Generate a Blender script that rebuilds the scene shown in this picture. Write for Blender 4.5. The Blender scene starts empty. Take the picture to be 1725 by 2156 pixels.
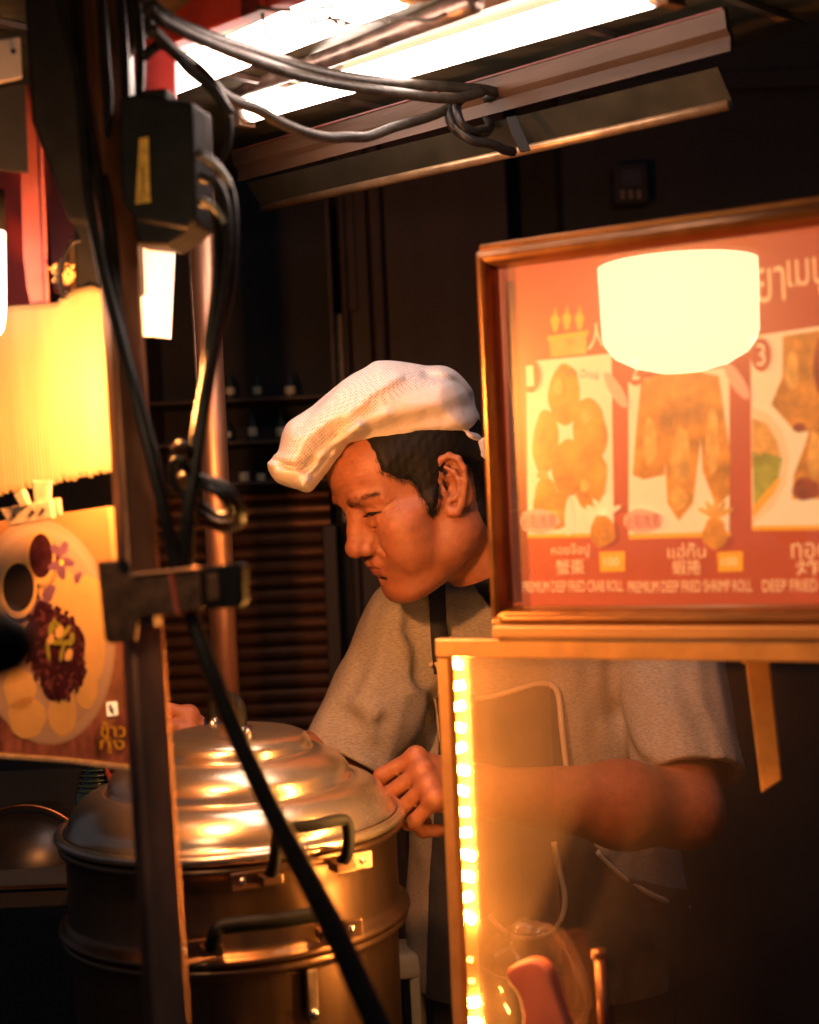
import bpy, bmesh, math, random
import numpy as np
from mathutils import Vector, Matrix
R = math.radians
random.seed(7); rng = np.random.default_rng(7)
S = bpy.context.scene
COL = S.collection

# ---------------------------------------------------------------- camera
F = 2994.4                                   # focal length in units of a 1725 x 2156 picture
CAM = Vector((0, 0, 1.5))
ROLL = R(2.5)
RX = Vector((math.cos(ROLL), 0, -math.sin(ROLL)))
UX = Vector((math.sin(ROLL), 0, math.cos(ROLL)))
FW = Vector((0, 1, 0))
cd = bpy.data.cameras.new('camera'); cam = bpy.data.objects.new('camera', cd); COL.objects.link(cam)
cd.sensor_fit = 'VERTICAL'; cd.sensor_height = 36; cd.lens = 50; cd.clip_start = .02; cd.clip_end = 200
cam.matrix_world = Matrix(((RX.x, UX.x, 0, 0), (0, 0, -1, 0), (RX.z, UX.z, 0, 1.5), (0, 0, 0, 1)))
cd.dof.use_dof = True; cd.dof.focus_distance = 1.66; cd.dof.aperture_fstop = 3.7; cd.dof.aperture_blades = 0
S.camera = cam

# ---------------------------------------------------------------- world and exposure (night: only the lamps of the stall)
w = bpy.data.worlds.new('World'); S.world = w; w.use_nodes = True
w.node_tree.nodes['Background'].inputs[0].default_value = (.66, .74, 1, 1)
w.node_tree.nodes['Background'].inputs[1].default_value = .055
S.view_settings.view_transform = 'Standard'; S.view_settings.look = 'None'
S.view_settings.exposure = 0; S.view_settings.gamma = 1
S.render.engine = 'CYCLES'
S.cycles.use_denoising = True
S.cycles.max_bounces = 8; S.cycles.diffuse_bounces = 3; S.cycles.glossy_bounces = 3
S.cycles.transmission_bounces = 6; S.cycles.transparent_max_bounces = 12
S.cycles.caustics_reflective = False; S.cycles.caustics_refractive = False
S.cycles.sample_clamp_indirect = 4
BULB = (1, .66, .36); BULB2 = (1, .35, .088); BULB_E = 8; BULB2_E = 2000            # warm bulb
TUBE = (1, .76, .64); TUBE_E = 25            # fluorescent tubes
LED = (1, .44, .10); LED_E = 520

# ---------------------------------------------------------------- helpers
def P(u, v, d):
    return CAM + RX * ((u - 862.5) / F * d) + UX * (-(v - 1078) / F * d) + FW * d
def px(n, d):                                # size of n picture units at distance d
    return n / F * d

def tag(o, label=None, cat=None, group=None, kind=None):
    if label: o['label'] = label
    if cat: o['category'] = cat
    if group: o['group'] = group
    if kind: o['kind'] = kind
    return o
def empty(name, loc, label, cat, group=None):
    o = bpy.data.objects.new(name, None); COL.objects.link(o); o.location = loc
    o.empty_display_size = .05
    INV[o.name] = Matrix.Translation(-Vector(loc))
    return tag(o, label, cat, group)
INV = {}
def link(name, me, mat=None, parent=None, smooth=False, bevel=0, seg=2):
    o = bpy.data.objects.new(name, me); COL.objects.link(o)
    if mat and not me.materials: me.materials.append(mat)
    if parent is not None:
        o.parent = parent
        par = parent
        off = Vector((0, 0, 0))
        while par is not None:
            off += par.location; par = par.parent
        me.transform(Matrix.Translation(-off))
    if smooth: me.shade_smooth()
    if bevel:
        b = o.modifiers.new('soft_edges', 'BEVEL'); b.width = bevel; b.segments = seg; b.limit_method = 'ANGLE'; b.angle_limit = R(40)
    return o
def mesh(verts, faces):
    me = bpy.data.meshes.new('m'); me.from_pydata([tuple(v) for v in verts], [], faces); me.update(); return me
def join_mesh(parts):
    vs, fs = [], []
    for v, f in parts:
        b = len(vs); vs += list(v); fs += [tuple(i + b for i in q) for q in f]
    return mesh(vs, fs)

def vbox(c, X, Y, Z):                        # box with half axes X, Y, Z
    c = Vector(c); v = [c + X * a + Y * b + Z * e for a in (-1, 1) for b in (-1, 1) for e in (-1, 1)]
    return v, [(0, 1, 3, 2), (4, 6, 7, 5), (0, 4, 5, 1), (2, 3, 7, 6), (0, 2, 6, 4), (1, 5, 7, 3)]
def vbar(p0, p1, wx, wy, up=Vector((0, 0, 1))):
    p0, p1 = Vector(p0), Vector(p1); a = (p1 - p0).normalized()
    s = a.cross(up).normalized(); t = s.cross(a)
    return vbox((p0 + p1) / 2, a * ((p1 - p0).length / 2), s * (wx / 2), t * (wy / 2))
def vsweep(prof, p0, p1, up=Vector((0, 0, 1))):   # closed 2D profile (side, up) swept p0 -> p1
    p0, p1 = Vector(p0), Vector(p1); a = (p1 - p0).normalized(); s = a.cross(up).normalized(); t = s.cross(a)
    n = len(prof); v = [p + s * x + t * y for p in (p0, p1) for x, y in prof]
    f = [(i, (i + 1) % n, n + (i + 1) % n, n + i) for i in range(n)]
    return v, f + [tuple(range(n))[::-1], tuple(range(n, 2 * n))]
def smoothpath(pts, per=6):
    pts = [Vector(p) for p in pts]; q = [pts[0] * 2 - pts[1]] + pts + [pts[-1] * 2 - pts[-2]]; out = []
    for i in range(1, len(q) - 2):
        for k in range(per):
            t = k / per; a, b, c, d = q[i - 1], q[i], q[i + 1], q[i + 2]
            out.append(.5 * ((2 * b) + (c - a) * t + (2 * a - 5 * b + 4 * c - d) * t * t + (3 * b - a - 3 * c + d) * t ** 3))
    return out + [pts[-1]]
def vtube(pts, r, n=10, per=6, smooth=True):
    path = smoothpath(pts, per) if smooth else [Vector(p) for p in pts]
    m = len(path); rs = r if hasattr(r, '__len__') else [r, r]
    t0 = (path[1] - path[0]).normalized()
    s = t0.cross(Vector((0, 1, 0)));  s = (s if s.length > .05 else t0.cross(Vector((1, 0, 0)))).normalized()
    v, f = [], []
    for i, p in enumerate(path):
        t = (path[min(i + 1, m - 1)] - path[max(i - 1, 0)]).normalized()
        s = (s - t * s.dot(t)).normalized(); b = t.cross(s)
        q = i / (m - 1) * (len(rs) - 1); k = min(int(q), len(rs) - 2); rr = rs[k] + (rs[k + 1] - rs[k]) * (q - k)
        v += [p + (s * math.cos(2 * math.pi * j / n) + b * math.sin(2 * math.pi * j / n)) * rr for j in range(n)]
    for i in range(m - 1):
        for j in range(n):
            f.append((i * n + j, i * n + (j + 1) % n, (i + 1) * n + (j + 1) % n, (i + 1) * n + j))
    f += [tuple(range(n))[::-1], tuple(range((m - 1) * n, m * n))]
    return v, f
def vlathe(prof, c, n=64, up=Vector((0, 0, 1)), a0=0, a1=2 * math.pi):
    c = Vector(c); up = up.normalized(); s = up.orthogonal().normalized(); b = up.cross(s); v, f = [], []
    m = len(prof)
    for r, z in prof:
        for j in range(n):
            a = 2 * math.pi * j / n; v.append(c + (s * math.cos(a) + b * math.sin(a)) * r + up * z)
    for i in range(m - 1):
        for j in range(n):
            f.append((i * n + j, i * n + (j + 1) % n, (i + 1) * n + (j + 1) % n, (i + 1) * n + j))
    return v, f
class Plane:
    def __init__(s, o, x, y):
        s.o = Vector(o); s.x = Vector(x).normalized(); y = Vector(y); s.y = (y - s.x * y.dot(s.x)).normalized()
        s.n = s.x.cross(s.y)
        if s.n.y > 0: s.n = -s.n                # towards the camera
    def hit(s, u, v):
        d = P(u, v, 1) - CAM; t = (s.o - CAM).dot(s.n) / d.dot(s.n); q = CAM + d * t - s.o
        return q.dot(s.x), q.dot(s.y)
    def at(s, a, b, c=0): return s.o + s.x * a + s.y * b + s.n * c
    def poly(s, uv): return [s.hit(u, v) for u, v in uv]
def vprism(pl, ab, c0, c1):
    n = len(ab); v = [pl.at(a, b, c0) for a, b in ab] + [pl.at(a, b, c1) for a, b in ab]
    return v, [tuple(range(n))[::-1], tuple(range(n, 2 * n))] + [(i, (i + 1) % n, n + (i + 1) % n, n + i) for i in range(n)]
def fixn(me):
    bm = bmesh.new(); bm.from_mesh(me); bmesh.ops.recalc_face_normals(bm, faces=bm.faces); bm.to_mesh(me); bm.free(); return me
def part(name, vf, mat, parent=None, smooth=False, bevel=0, seg=2):
    me = fixn(mesh(*vf)) if isinstance(vf, tuple) else fixn(join_mesh(vf))
    return link(name, me, mat, parent, smooth, bevel, seg)
def ell(cu, cv, ru, rv, n=28, rot=0, wob=0, seed=0):
    r_ = random.Random(seed); ph = [r_.random() * 6.28 for _ in range(4)]; o = []
    for i in range(n):
        a = 2 * math.pi * i / n; k = 1 + wob * (math.sin(3 * a + ph[0]) * .5 + math.sin(5 * a + ph[1]) * .35 + math.sin(8 * a + ph[2]) * .25)
        x, y = ru * k * math.cos(a), rv * k * math.sin(a)
        o.append((cu + x * math.cos(rot) - y * math.sin(rot), cv + x * math.sin(rot) + y * math.cos(rot)))
    return o
def vtext(body, pl, a, b, c, height, width=None, align='CENTER', thick=.0003, rot=0):
    cu = bpy.data.curves.new('t', 'FONT'); cu.body = body; cu.align_x = align; cu.size = 1; cu.extrude = 0; cu.resolution_u = 3
    o = bpy.data.objects.new('t', cu); COL.objects.link(o)
    me = bpy.data.meshes.new_from_object(o.evaluated_get(bpy.context.evaluated_depsgraph_get()))
    bpy.data.objects.remove(o)
    co = np.array([v.co[:] for v in me.vertices]); 
    mn, mx = co.min(0), co.max(0); k = height / (mx[1] - mn[1]); kx = k if width is None else width / (mx[0] - mn[0])
    cx = (mn[0] + mx[0]) / 2 if align == 'CENTER' else mn[0]; cy = (mn[1] + mx[1]) / 2
    vs = []
    for x, y, z in co:
        X, Y = (x - cx) * kx, (y - cy) * k
        X, Y = X * math.cos(rot) - Y * math.sin(rot), X * math.sin(rot) + Y * math.cos(rot)
        vs.append(pl.at(a + X, b + Y, c))
    fs = [tuple(p.vertices) for p in me.polygons]
    bpy.data.meshes.remove(me)
    return vs, fs

# ---------------------------------------------------------------- materials
MATS = {}
def mat(name, col, rough=.5, metal=0, vary=0, scale=20, bump=0, bscale=60, stretch=(1, 1, 1), emit=None, estr=0, coat=0, spec=.5, sss=0, dark=None, rvary=0, trans=0, glow=0):
    if name in MATS: return MATS[name]
    m = bpy.data.materials.new(name); m.use_nodes = True; nt = m.node_tree; b = nt.nodes['Principled BSDF']; L = nt.links
    b.inputs['Base Color'].default_value = (*col, 1); b.inputs['Roughness'].default_value = rough; b.inputs['Metallic'].default_value = metal
    b.inputs['Specular IOR Level'].default_value = spec
    if coat: b.inputs['Coat Weight'].default_value = coat; b.inputs['Coat Roughness'].default_value = .08
    if sss:
        b.inputs['Subsurface Weight'].default_value = sss; b.inputs['Subsurface Radius'].default_value = (.008, .003, .0015); b.inputs['Subsurface Scale'].default_value = 1
    if emit: b.inputs['Emission Color'].default_value = (*emit, 1); b.inputs['Emission Strength'].default_value = estr
    if vary or bump or rvary:
        tc = nt.nodes.new('ShaderNodeTexCoord'); mp = nt.nodes.new('ShaderNodeMapping'); mp.inputs['Scale'].default_value = stretch
        L.new(tc.outputs['Object'], mp.inputs[0])
    if vary or rvary:
        n = nt.nodes.new('ShaderNodeTexNoise'); n.inputs['Scale'].default_value = scale; n.inputs['Detail'].default_value = 6; n.inputs['Roughness'].default_value = .62
        L.new(mp.outputs[0], n.inputs['Vector'])
        r = nt.nodes.new('ShaderNodeValToRGB'); r.color_ramp.elements[0].position = .32; r.color_ramp.elements[1].position = .68
        d = dark or tuple(c * (1 - vary) for c in col)
        r.color_ramp.elements[0].color = (*d, 1); r.color_ramp.elements[1].color = (*[min(1, c * (1 + vary * .5)) for c in col], 1)
        L.new(n.outputs[0], r.inputs[0])
        if vary: L.new(r.outputs[0], b.inputs['Base Color'])
        if rvary:
            mr = nt.nodes.new('ShaderNodeMapRange'); mr.inputs[1].default_value = .3; mr.inputs[2].default_value = .7
            mr.inputs[3].default_value = max(.02, rough - rvary); mr.inputs[4].default_value = min(1, rough + rvary)
            L.new(n.outputs[0], mr.inputs[0]); L.new(mr.outputs[0], b.inputs['Roughness'])
    if bump:
        n2 = nt.nodes.new('ShaderNodeTexNoise'); n2.inputs['Scale'].default_value = bscale; n2.inputs['Detail'].default_value = 4
        L.new(mp.outputs[0], n2.inputs['Vector']); bp = nt.nodes.new('ShaderNodeBump'); bp.inputs['Strength'].default_value = bump; bp.inputs['Distance'].default_value = .004
        L.new(n2.outputs[0], bp.inputs['Height']); L.new(bp.outputs[0], b.inputs['Normal'])
    if glow:                                     # print given its own warm glow, added in place of lamplight
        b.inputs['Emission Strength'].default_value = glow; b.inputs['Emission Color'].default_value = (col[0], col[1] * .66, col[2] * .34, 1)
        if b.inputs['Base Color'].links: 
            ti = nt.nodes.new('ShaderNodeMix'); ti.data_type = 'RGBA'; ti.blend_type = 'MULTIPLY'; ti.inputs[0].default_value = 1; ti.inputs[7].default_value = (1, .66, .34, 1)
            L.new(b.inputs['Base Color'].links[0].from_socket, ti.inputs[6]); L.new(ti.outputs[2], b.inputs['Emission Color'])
    if trans:
        tl = nt.nodes.new('ShaderNodeBsdfTranslucent'); ms = nt.nodes.new('ShaderNodeMixShader'); ms.inputs[0].default_value = trans
        if b.inputs['Base Color'].links: L.new(b.inputs['Base Color'].links[0].from_socket, tl.inputs[0])
        else: tl.inputs[0].default_value = (*col, 1)
        L.new(b.outputs[0], ms.inputs[1]); L.new(tl.outputs[0], ms.inputs[2]); L.new(ms.outputs[0], nt.nodes['Material Output'].inputs[0])
    MATS[name] = m; return m

M_black = mat('black_plastic', (.010, .010, .011), .5, spec=.12, vary=.4, scale=40)
M_cable = mat('black_rubber_cable', (.010, .009, .009), .38, spec=.22, vary=.5, scale=60, bump=.15, bscale=200)
M_cabledust = mat('dusty_cable', (.022, .017, .012), .5, spec=.3, vary=.55, scale=70, bump=.25, bscale=120)
M_steel = mat('worn_steel', (.40, .19, .105), .40, 1, vary=.35, scale=25, stretch=(1, 1, .15), rvary=.12, bump=.05, bscale=90)
M_steel_dark = mat('grimy_steel', (.20, .14, .11), .42, .85, vary=.5, scale=30, rvary=.15, bump=.1, bscale=80)
M_alu = mat('brushed_aluminium', (.66, .60, .54), .26, 1, vary=.22, scale=14, rvary=.10, bump=.05, bscale=22)
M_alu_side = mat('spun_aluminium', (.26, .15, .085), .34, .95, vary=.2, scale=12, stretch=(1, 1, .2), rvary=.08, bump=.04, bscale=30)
M_bracket = mat('speckled_bracket_steel', (.15, .075, .042), .5, .6, vary=.6, scale=90, bump=.2, bscale=260)
M_roof = mat('stained_zinc_roof', (.075, .066, .042), .45, .3, spec=.25, vary=.6, scale=9, stretch=(1, 3, 1), rvary=.18, bump=.15, bscale=14)
M_beam = mat('weathered_beam_metal', (.045, .024, .013), .5, 0, spec=.2, vary=.4, scale=18, stretch=(.3, .3, 2), bump=.15, bscale=60)
M_red = mat('red_paint', (.27, .030, .032), .5, vary=.3, scale=12)
M_web = mat('dark_olive_zinc', (.022, .020, .013), .5, .2, vary=.5, scale=14, spec=.2)
M_edge = mat('worn_bright_edge', (.30, .19, .10), .4, .7, vary=.4, scale=30)
M_tan = mat('cream_painted_metal', (.14, .085, .05), .5, vary=.2, scale=16)
M_brass = mat('gilded_frame', (.22, .10, .03), .36, .7, vary=.25, scale=20, rvary=.08)
M_wood = mat('honey_wood', (.60, .33, .12), .4, vary=.4, scale=10, stretch=(.4, .4, 4), coat=.4)
M_wallboard = mat('dark_brown_board', (.042, .026, .020), .6, vary=.35, scale=7, stretch=(2, 2, .4))
M_pillar = mat('black_pillar_paint', (.012, .012, .014), .8, spec=.1)
M_walldark = mat('dark_wall', (.022, .022, .025), .75, vary=.3, scale=5)
M_trim = mat('pale_trim', (.22, .19, .15), .6, vary=.3)
M_slat = mat('shutter_slat_metal', (.17, .078, .04), .36, .6, vary=.4, scale=9, stretch=(1, 1, 1), rvary=.1)
M_white = mat('white_plastic', (.78, .72, .66), .45, vary=.12, scale=30)
M_tube = mat('lit_fluorescent_tube', (.9, .9, .9), .3, emit=TUBE, estr=TUBE_E)
M_bulb = mat('lit_glass_bowl', (.9, .8, .6), .3, emit=BULB, estr=BULB_E)

def glass_mat(name, veil=.05, tint=(1, .97, .92), rough=.02, veilcol=(.75, .52, .34), ior=1.5, haze=0, painted_haze=None):
    m = bpy.data.materials.new(name); m.use_nodes = True; nt = m.node_tree; N = nt.nodes; L = nt.links
    N.remove(N['Principled BSDF']); out = N['Material Output']
    tr = N.new('ShaderNodeBsdfTransparent'); tr.inputs[0].default_value = (*tint, 1)
    gl = N.new('ShaderNodeBsdfGlossy'); gl.inputs['Roughness'].default_value = rough
    if haze:                                     # lamp bloom imitated by a second, wide amber lobe round the mirror image
        g2 = N.new('ShaderNodeBsdfGlossy'); g2.inputs['Roughness'].default_value = .33; g2.inputs[0].default_value = (1, .78, .5, 1)
        mg = N.new('ShaderNodeMixShader'); mg.inputs[0].default_value = haze; L.new(gl.outputs[0], mg.inputs[1]); L.new(g2.outputs[0], mg.inputs[2]); gl = mg
    fr = N.new('ShaderNodeFresnel'); fr.inputs[0].default_value = ior
    gm = N.new('ShaderNodeNewGeometry'); iv = N.new('ShaderNodeMath'); iv.operation = 'SUBTRACT'; iv.inputs[0].default_value = 1; L.new(gm.outputs['Backfacing'], iv.inputs[1])
    fm = N.new('ShaderNodeMath'); fm.operation = 'MULTIPLY'; L.new(fr.outputs[0], fm.inputs[0]); L.new(iv.outputs[0], fm.inputs[1])
    mx = N.new('ShaderNodeMixShader'); L.new(fm.outputs[0], mx.inputs[0]); L.new(tr.outputs[0], mx.inputs[1]); L.new(gl.outputs[0], mx.inputs[2])
    df = N.new('ShaderNodeBsdfDiffuse'); df.inputs[0].default_value = (*veilcol, 1)
    tl = N.new('ShaderNodeBsdfTranslucent'); tl.inputs[0].default_value = (*veilcol, 1)
    md = N.new('ShaderNodeMixShader'); md.inputs[0].default_value = .5; L.new(df.outputs[0], md.inputs[1]); L.new(tl.outputs[0], md.inputs[2])
    tc = N.new('ShaderNodeTexCoord'); no = N.new('ShaderNodeTexNoise'); no.inputs['Scale'].default_value = 9; no.inputs['Detail'].default_value = 7
    mr = N.new('ShaderNodeMapRange'); mr.inputs[1].default_value = .3; mr.inputs[2].default_value = .75; mr.inputs[3].default_value = veil * .6; mr.inputs[4].default_value = veil * 1.5
    L.new(tc.outputs['Object'], no.inputs['Vector']); L.new(no.outputs[0], mr.inputs[0])
    fac = mr.outputs[0]
    if painted_haze:                                     # haze and a slanting reflection painted in as a tone ramp
        dt = N.new('ShaderNodeVectorMath'); dt.operation = 'DOT_PRODUCT'; L.new(tc.outputs['Object'], dt.inputs[0]); dt.inputs[1].default_value = painted_haze
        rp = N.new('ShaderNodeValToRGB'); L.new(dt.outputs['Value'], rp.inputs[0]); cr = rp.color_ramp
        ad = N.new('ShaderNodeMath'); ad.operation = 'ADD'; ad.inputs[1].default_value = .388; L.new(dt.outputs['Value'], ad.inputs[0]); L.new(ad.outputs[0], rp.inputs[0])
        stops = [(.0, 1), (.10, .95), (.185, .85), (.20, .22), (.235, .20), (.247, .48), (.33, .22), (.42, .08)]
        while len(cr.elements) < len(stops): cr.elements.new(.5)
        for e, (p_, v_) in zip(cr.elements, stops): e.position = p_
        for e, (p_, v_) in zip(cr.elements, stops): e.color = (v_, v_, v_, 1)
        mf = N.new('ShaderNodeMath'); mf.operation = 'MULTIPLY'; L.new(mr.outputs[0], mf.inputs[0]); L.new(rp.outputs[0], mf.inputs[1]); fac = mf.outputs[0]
    m2 = N.new('ShaderNodeMixShader'); L.new(fac, m2.inputs[0]); L.new(mx.outputs[0], m2.inputs[1]); L.new(md.outputs[0], m2.inputs[2])
    L.new(m2.outputs[0], out.inputs[0]); MATS[name] = m; return m
M_glass = glass_mat('painted_haze_glass', .11, painted_haze=(.872, -.489, -.46))  # reflected haze is painted into this pane
M_signglass = glass_mat('sign_glass', .0, ior=4.0, haze=.40)
Z = Vector((0, 0, 1)); X = Vector((1, 0, 0)); Y = Vector((0, 1, 0))
# ---------------------------------------------------------------- ground
M_ground = mat('wet_alley_asphalt', (.05, .05, .052), .5, vary=.4, scale=6, bump=.2, bscale=40)
g = part('ground', ([(-30, -30, 0), (30, -30, 0), (30, 30, 0), (-30, 30, 0)], [(0, 1, 2, 3)]), M_ground); tag(g, kind='structure')

# ---------------------------------------------------------------- back wall of the alley
DW = 2.75
bw = empty('back_wall', (0, DW, 0), 'dark brown boarded wall behind the cook, with mouldings and a recess', 'wall')
def wallrect(u0, v0, u1, v1, d, th=.05):
    um, vm = (u0 + u1) / 2, (v0 + v1) / 2
    c = P(um, vm, d); c.y += th / 2
    return vbox(c, X * px(abs(u1 - u0) / 2, d), Y * (th / 2), Z * px(abs(v1 - v0) / 2, d))
part('masonry', wallrect(-900, -900, 2700, 4100, DW + .15, .1), M_walldark, bw)
for u0, u1 in ((756, 800), (835, 1098)):
    part('board', wallrect(u0, -200, u1, 2400, DW, .12), M_wallboard, bw, bevel=.004)
part('batten', wallrect(803, -200, 831, 2400, DW - .012, .12), M_wallboard, bw, bevel=.006)
part('moulding', wallrect(738, -200, 754, 2400, DW - .03, .15), M_wallboard, bw, bevel=.006)
part('trim', wallrect(712, 660, 736, 1100, DW - .02, .13), M_trim, bw, bevel=.003)
part('jamb', wallrect(712, -200, 736, 655, DW - .01, .13), M_wallboard, bw, bevel=.003)
part('jamb', wallrect(706, 1105, 736, 2400, DW - .01, .13), M_wallboard, bw, bevel=.003)
part('panel', wallrect(1215, -200, 1800, 2400, DW + .02, .12), M_walldark, bw, bevel=.004)
for v in (150, 620, 1100):
    part('rail', wallrect(1216, v, 1799, v + 40, DW + .005, .12), M_walldark, bw, bevel=.004)
# electric meter box
mb = empty('meter_box', P(1328, 385, DW - .05), 'small dark electric meter box fixed high on the wall, above the menu sign', 'meter box')
part('box', wallrect(1293, 342, 1366, 428, DW - .045, .06), M_walldark, mb, bevel=.006)
part('window', wallrect(1308, 356, 1350, 392, DW - .05, .01), mat('meter_glass', (.05, .05, .06), .12), mb)
for u in (1312, 1329, 1346):
    part('dial', wallrect(u - 5, 400, u + 5, 418, DW - .052, .01), mat('meter_dial', (.16, .12, .09), .5), mb)

# roller shutter on the left
sh = empty('roller_shutter', P(560, 1300, DW + .03), 'dark roller shutter with rounded orange-lit slats behind the steamer', 'shutter')
prof = [(0.0, -.012), (-.008, -.009), (-.013, -.003), (-.014, .003), (-.010, .009), (-.002, .012), (.004, .012), (.004, -.012)]
pitch = px(30, DW)
z0 = P(560, 1046, DW).z; xl = P(300, 1300, DW).x; xr = P(704, 1300, DW).x
pr = [(a, b * pitch / .0245) for a, b in prof]
base_me = fixn(mesh(*vsweep([(-a, b) for a, b in pr], (xl, DW, 0), (xr, DW, 0))))
base_me.materials.append(M_slat)
for i in range(24):
    o = bpy.data.objects.new('slat', base_me); COL.objects.link(o); o.parent = sh
    o.location = Vector((0, .02 + .003 * rng.standard_normal(), z0 - i * pitch)) - sh.location
    o.rotation_euler = (R(float(rng.normal(0, 4))), 0, 0)
    # rotation about the world x axis through the slat's own height is small: keep its centre in place
    o.location += Vector((0, DW, 0)) - Matrix.Rotation(o.rotation_euler.x, 3, 'X') @ Vector((0, DW, 0))
part('guide_rail', wallrect(286, 1030, 302, 1900, DW - .02, .06), M_slat, sh)
part('headbox', wallrect(290, 1016, 704, 1036, DW - .05, .09), M_walldark, sh, bevel=.006)

# dark shelves of bottles above the shutter
M_glassbottle = mat('dark_green_bottle_glass', (.03, .05, .035), .12)
M_bluebottle = mat('dark_blue_bottle_glass', (.03, .045, .07), .15)
M_label = mat('pale_bottle_label', (.42, .42, .34), .5)
sf = empty('bottle_shelf', P(560, 1020, DW), 'dark wooden shelf unit of dim bottles above the shutter', 'shelf')
for v in (838, 928, 1014):
    part('shelf_board', wallrect(300, v, 704, v + 8, DW - .10, .16), M_wallboard, sf, bevel=.002)
part('back_panel', wallrect(298, 380, 706, 1016, DW + .08, .03), M_walldark, sf)
for u in (300, 696):
    part('side_panel', wallrect(u, 420, u + 8, 1013, DW - .10, .16), M_wallboard, sf)
bots = [(482, 838, 0, 'squat green bottle at the left end of the top shelf'), (540, 838, 0, 'slim green bottle in the middle of the top shelf'),
        (610, 838, 1, 'blue bottle at the right end of the top shelf'), (476, 928, 1, 'dark blue bottle at the left end of the middle shelf'),
        (530, 928, 1, 'tall blue bottle in the middle of the middle shelf'), (592, 928, 0, 'green bottle at the right end of the middle shelf'),
        (512, 1014, 2, 'pale jar standing on the lowest shelf beside the hat'), (548, 1014, 2, 'smaller pale jar closest to the hat on the lowest shelf')]
for i, (u, v, k, lab) in enumerate(bots):
    d = DW - .10; c = P(u, v, d); c.y += .02
    b = empty('jar' if k == 2 else 'bottle', c, lab, 'jar' if k == 2 else 'bottle', 'bottles and jars on the back shelves')
    s = px(26, d) * (1.0 if k != 2 else .85) * (1, .85, 1.05, .9, .95, 1.1, 1.0, .85)[i]
    if k == 2:
        part('body', vlathe([(0, 0), (s * .42, 0), (s * .5, s * .1), (s * .5, s * .8), (s * .38, s * .95), (.0, s * .95)], c, 24), M_label, b, True)
        part('lid', vlathe([(0, s * .97), (s * .4, s * .97), (s * .4, s * 1.15), (0, s * 1.15)], c, 24), M_black, b, True)
    else:
        h = s * (1, 1.25, 1.05, .95, 1.3, 1.1)[i]
        part('body', vlathe([(0, 0), (s * .38, 0), (s * .42, h * .1), (s * .42, h * 1.1), (s * .15, h * 1.5), (s * .13, h * 1.9), (0, h * 1.9)], c, 24), M_bluebottle if k else M_glassbottle, b, True)
        part('label', vlathe([(s * .425, h * .35), (s * .43, h * .36), (s * .43, h * .9), (s * .425, h * .91)], c, 24), M_label, b, True)

# ---------------------------------------------------------------- canopy roof
bA, bB = P(508, 362, 1.92), P(1545, 78, 1.36)          # the long beam under the back edge of the roof
bdir = (bB - bA).normalized(); bside = bdir.cross(Z).normalized()   # bside points to the camera side or away
if bside.y > 0: bside = -bside                          # towards the camera
rf = empty('canopy_roof', (bA + bB) / 2 + Z * .06, 'stained grey metal canopy roof over the stall, seams between its sheets', 'roof')
def roofpt(s, t, z=.045): return bA + bdir * s + bside * t + Z * z
Ltot = (bB - bA).length
cuts = [-1.2, -.45, .30, .72, Ltot - .03, Ltot + .10]
cuts = [-1.3, -.5, .25, .62, .77, 1.6]
for i in range(len(cuts) - 1):
    a, b = cuts[i] + .003, cuts[i + 1] - .003
    t0, t1 = -.16, 1.7
    v = [roofpt(a, t0), roofpt(b, t0), roofpt(b, t1), roofpt(a, t1)]
    v += [p + Z * .008 for p in v]
    part('sheet', (v, [(0, 1, 2, 3), (7, 6, 5, 4), (0, 4, 5, 1), (1, 5, 6, 2), (2, 6, 7, 3), (3, 7, 4, 0)]), M_roof, rf)
    part('seam', vbox(roofpt(b + .003, .8, .041), bdir * .005, bside * .9, Z * .003), M_steel_dark if i != 3 else M_tan, rf)
# beam: channel profile (side, up); side>0 is away from camera
am = empty('awning_beam', (bA + bB) / 2, 'long weathered channel beam slung under the canopy, cable knotted round it', 'beam')
sg = 1 if bdir.cross(Z).dot(bside) < 0 else -1
pc = [(-.012, .024), (-.010, .024), (-.004, .006), (.0, .003), (.0, -.010), (-.004, -.014), (-.006, -.014), (-.006, .0), (-.012, .006), (-.016, .024)]
pc = [(sg * a, b) for a, b in pc]
part('channel', vsweep(pc, bA + Z * .0, bB), M_beam, am)
part('lip', vsweep([(sg * a, b) for a, b in [(-.019, .0245), (-.010, .0265), (-.010, .0245), (-.019, .0225)]], bA, bB), mat('rusty_red_lip', (.10, .025, .02), .6, vary=.5, scale=30), am)
wb = bA - Z * .012 + bdir * .01; we = bB - Z * .02 - bdir * .02
part('web', vsweep([(sg * a, b) for a, b in [(.001, -.004), (.004, -.004), (.028, -.030), (.025, -.032)]], wb, we), M_web, am)
pa = [(sg * (.029 + .0065 * math.cos(t)), -.034 + .0065 * math.sin(t)) for t in np.linspace(0, 2 * math.pi, 13)[:-1]]
part('edge_rail', vsweep(pa, wb, we - bdir * .005), M_edge, am, True)
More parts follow.
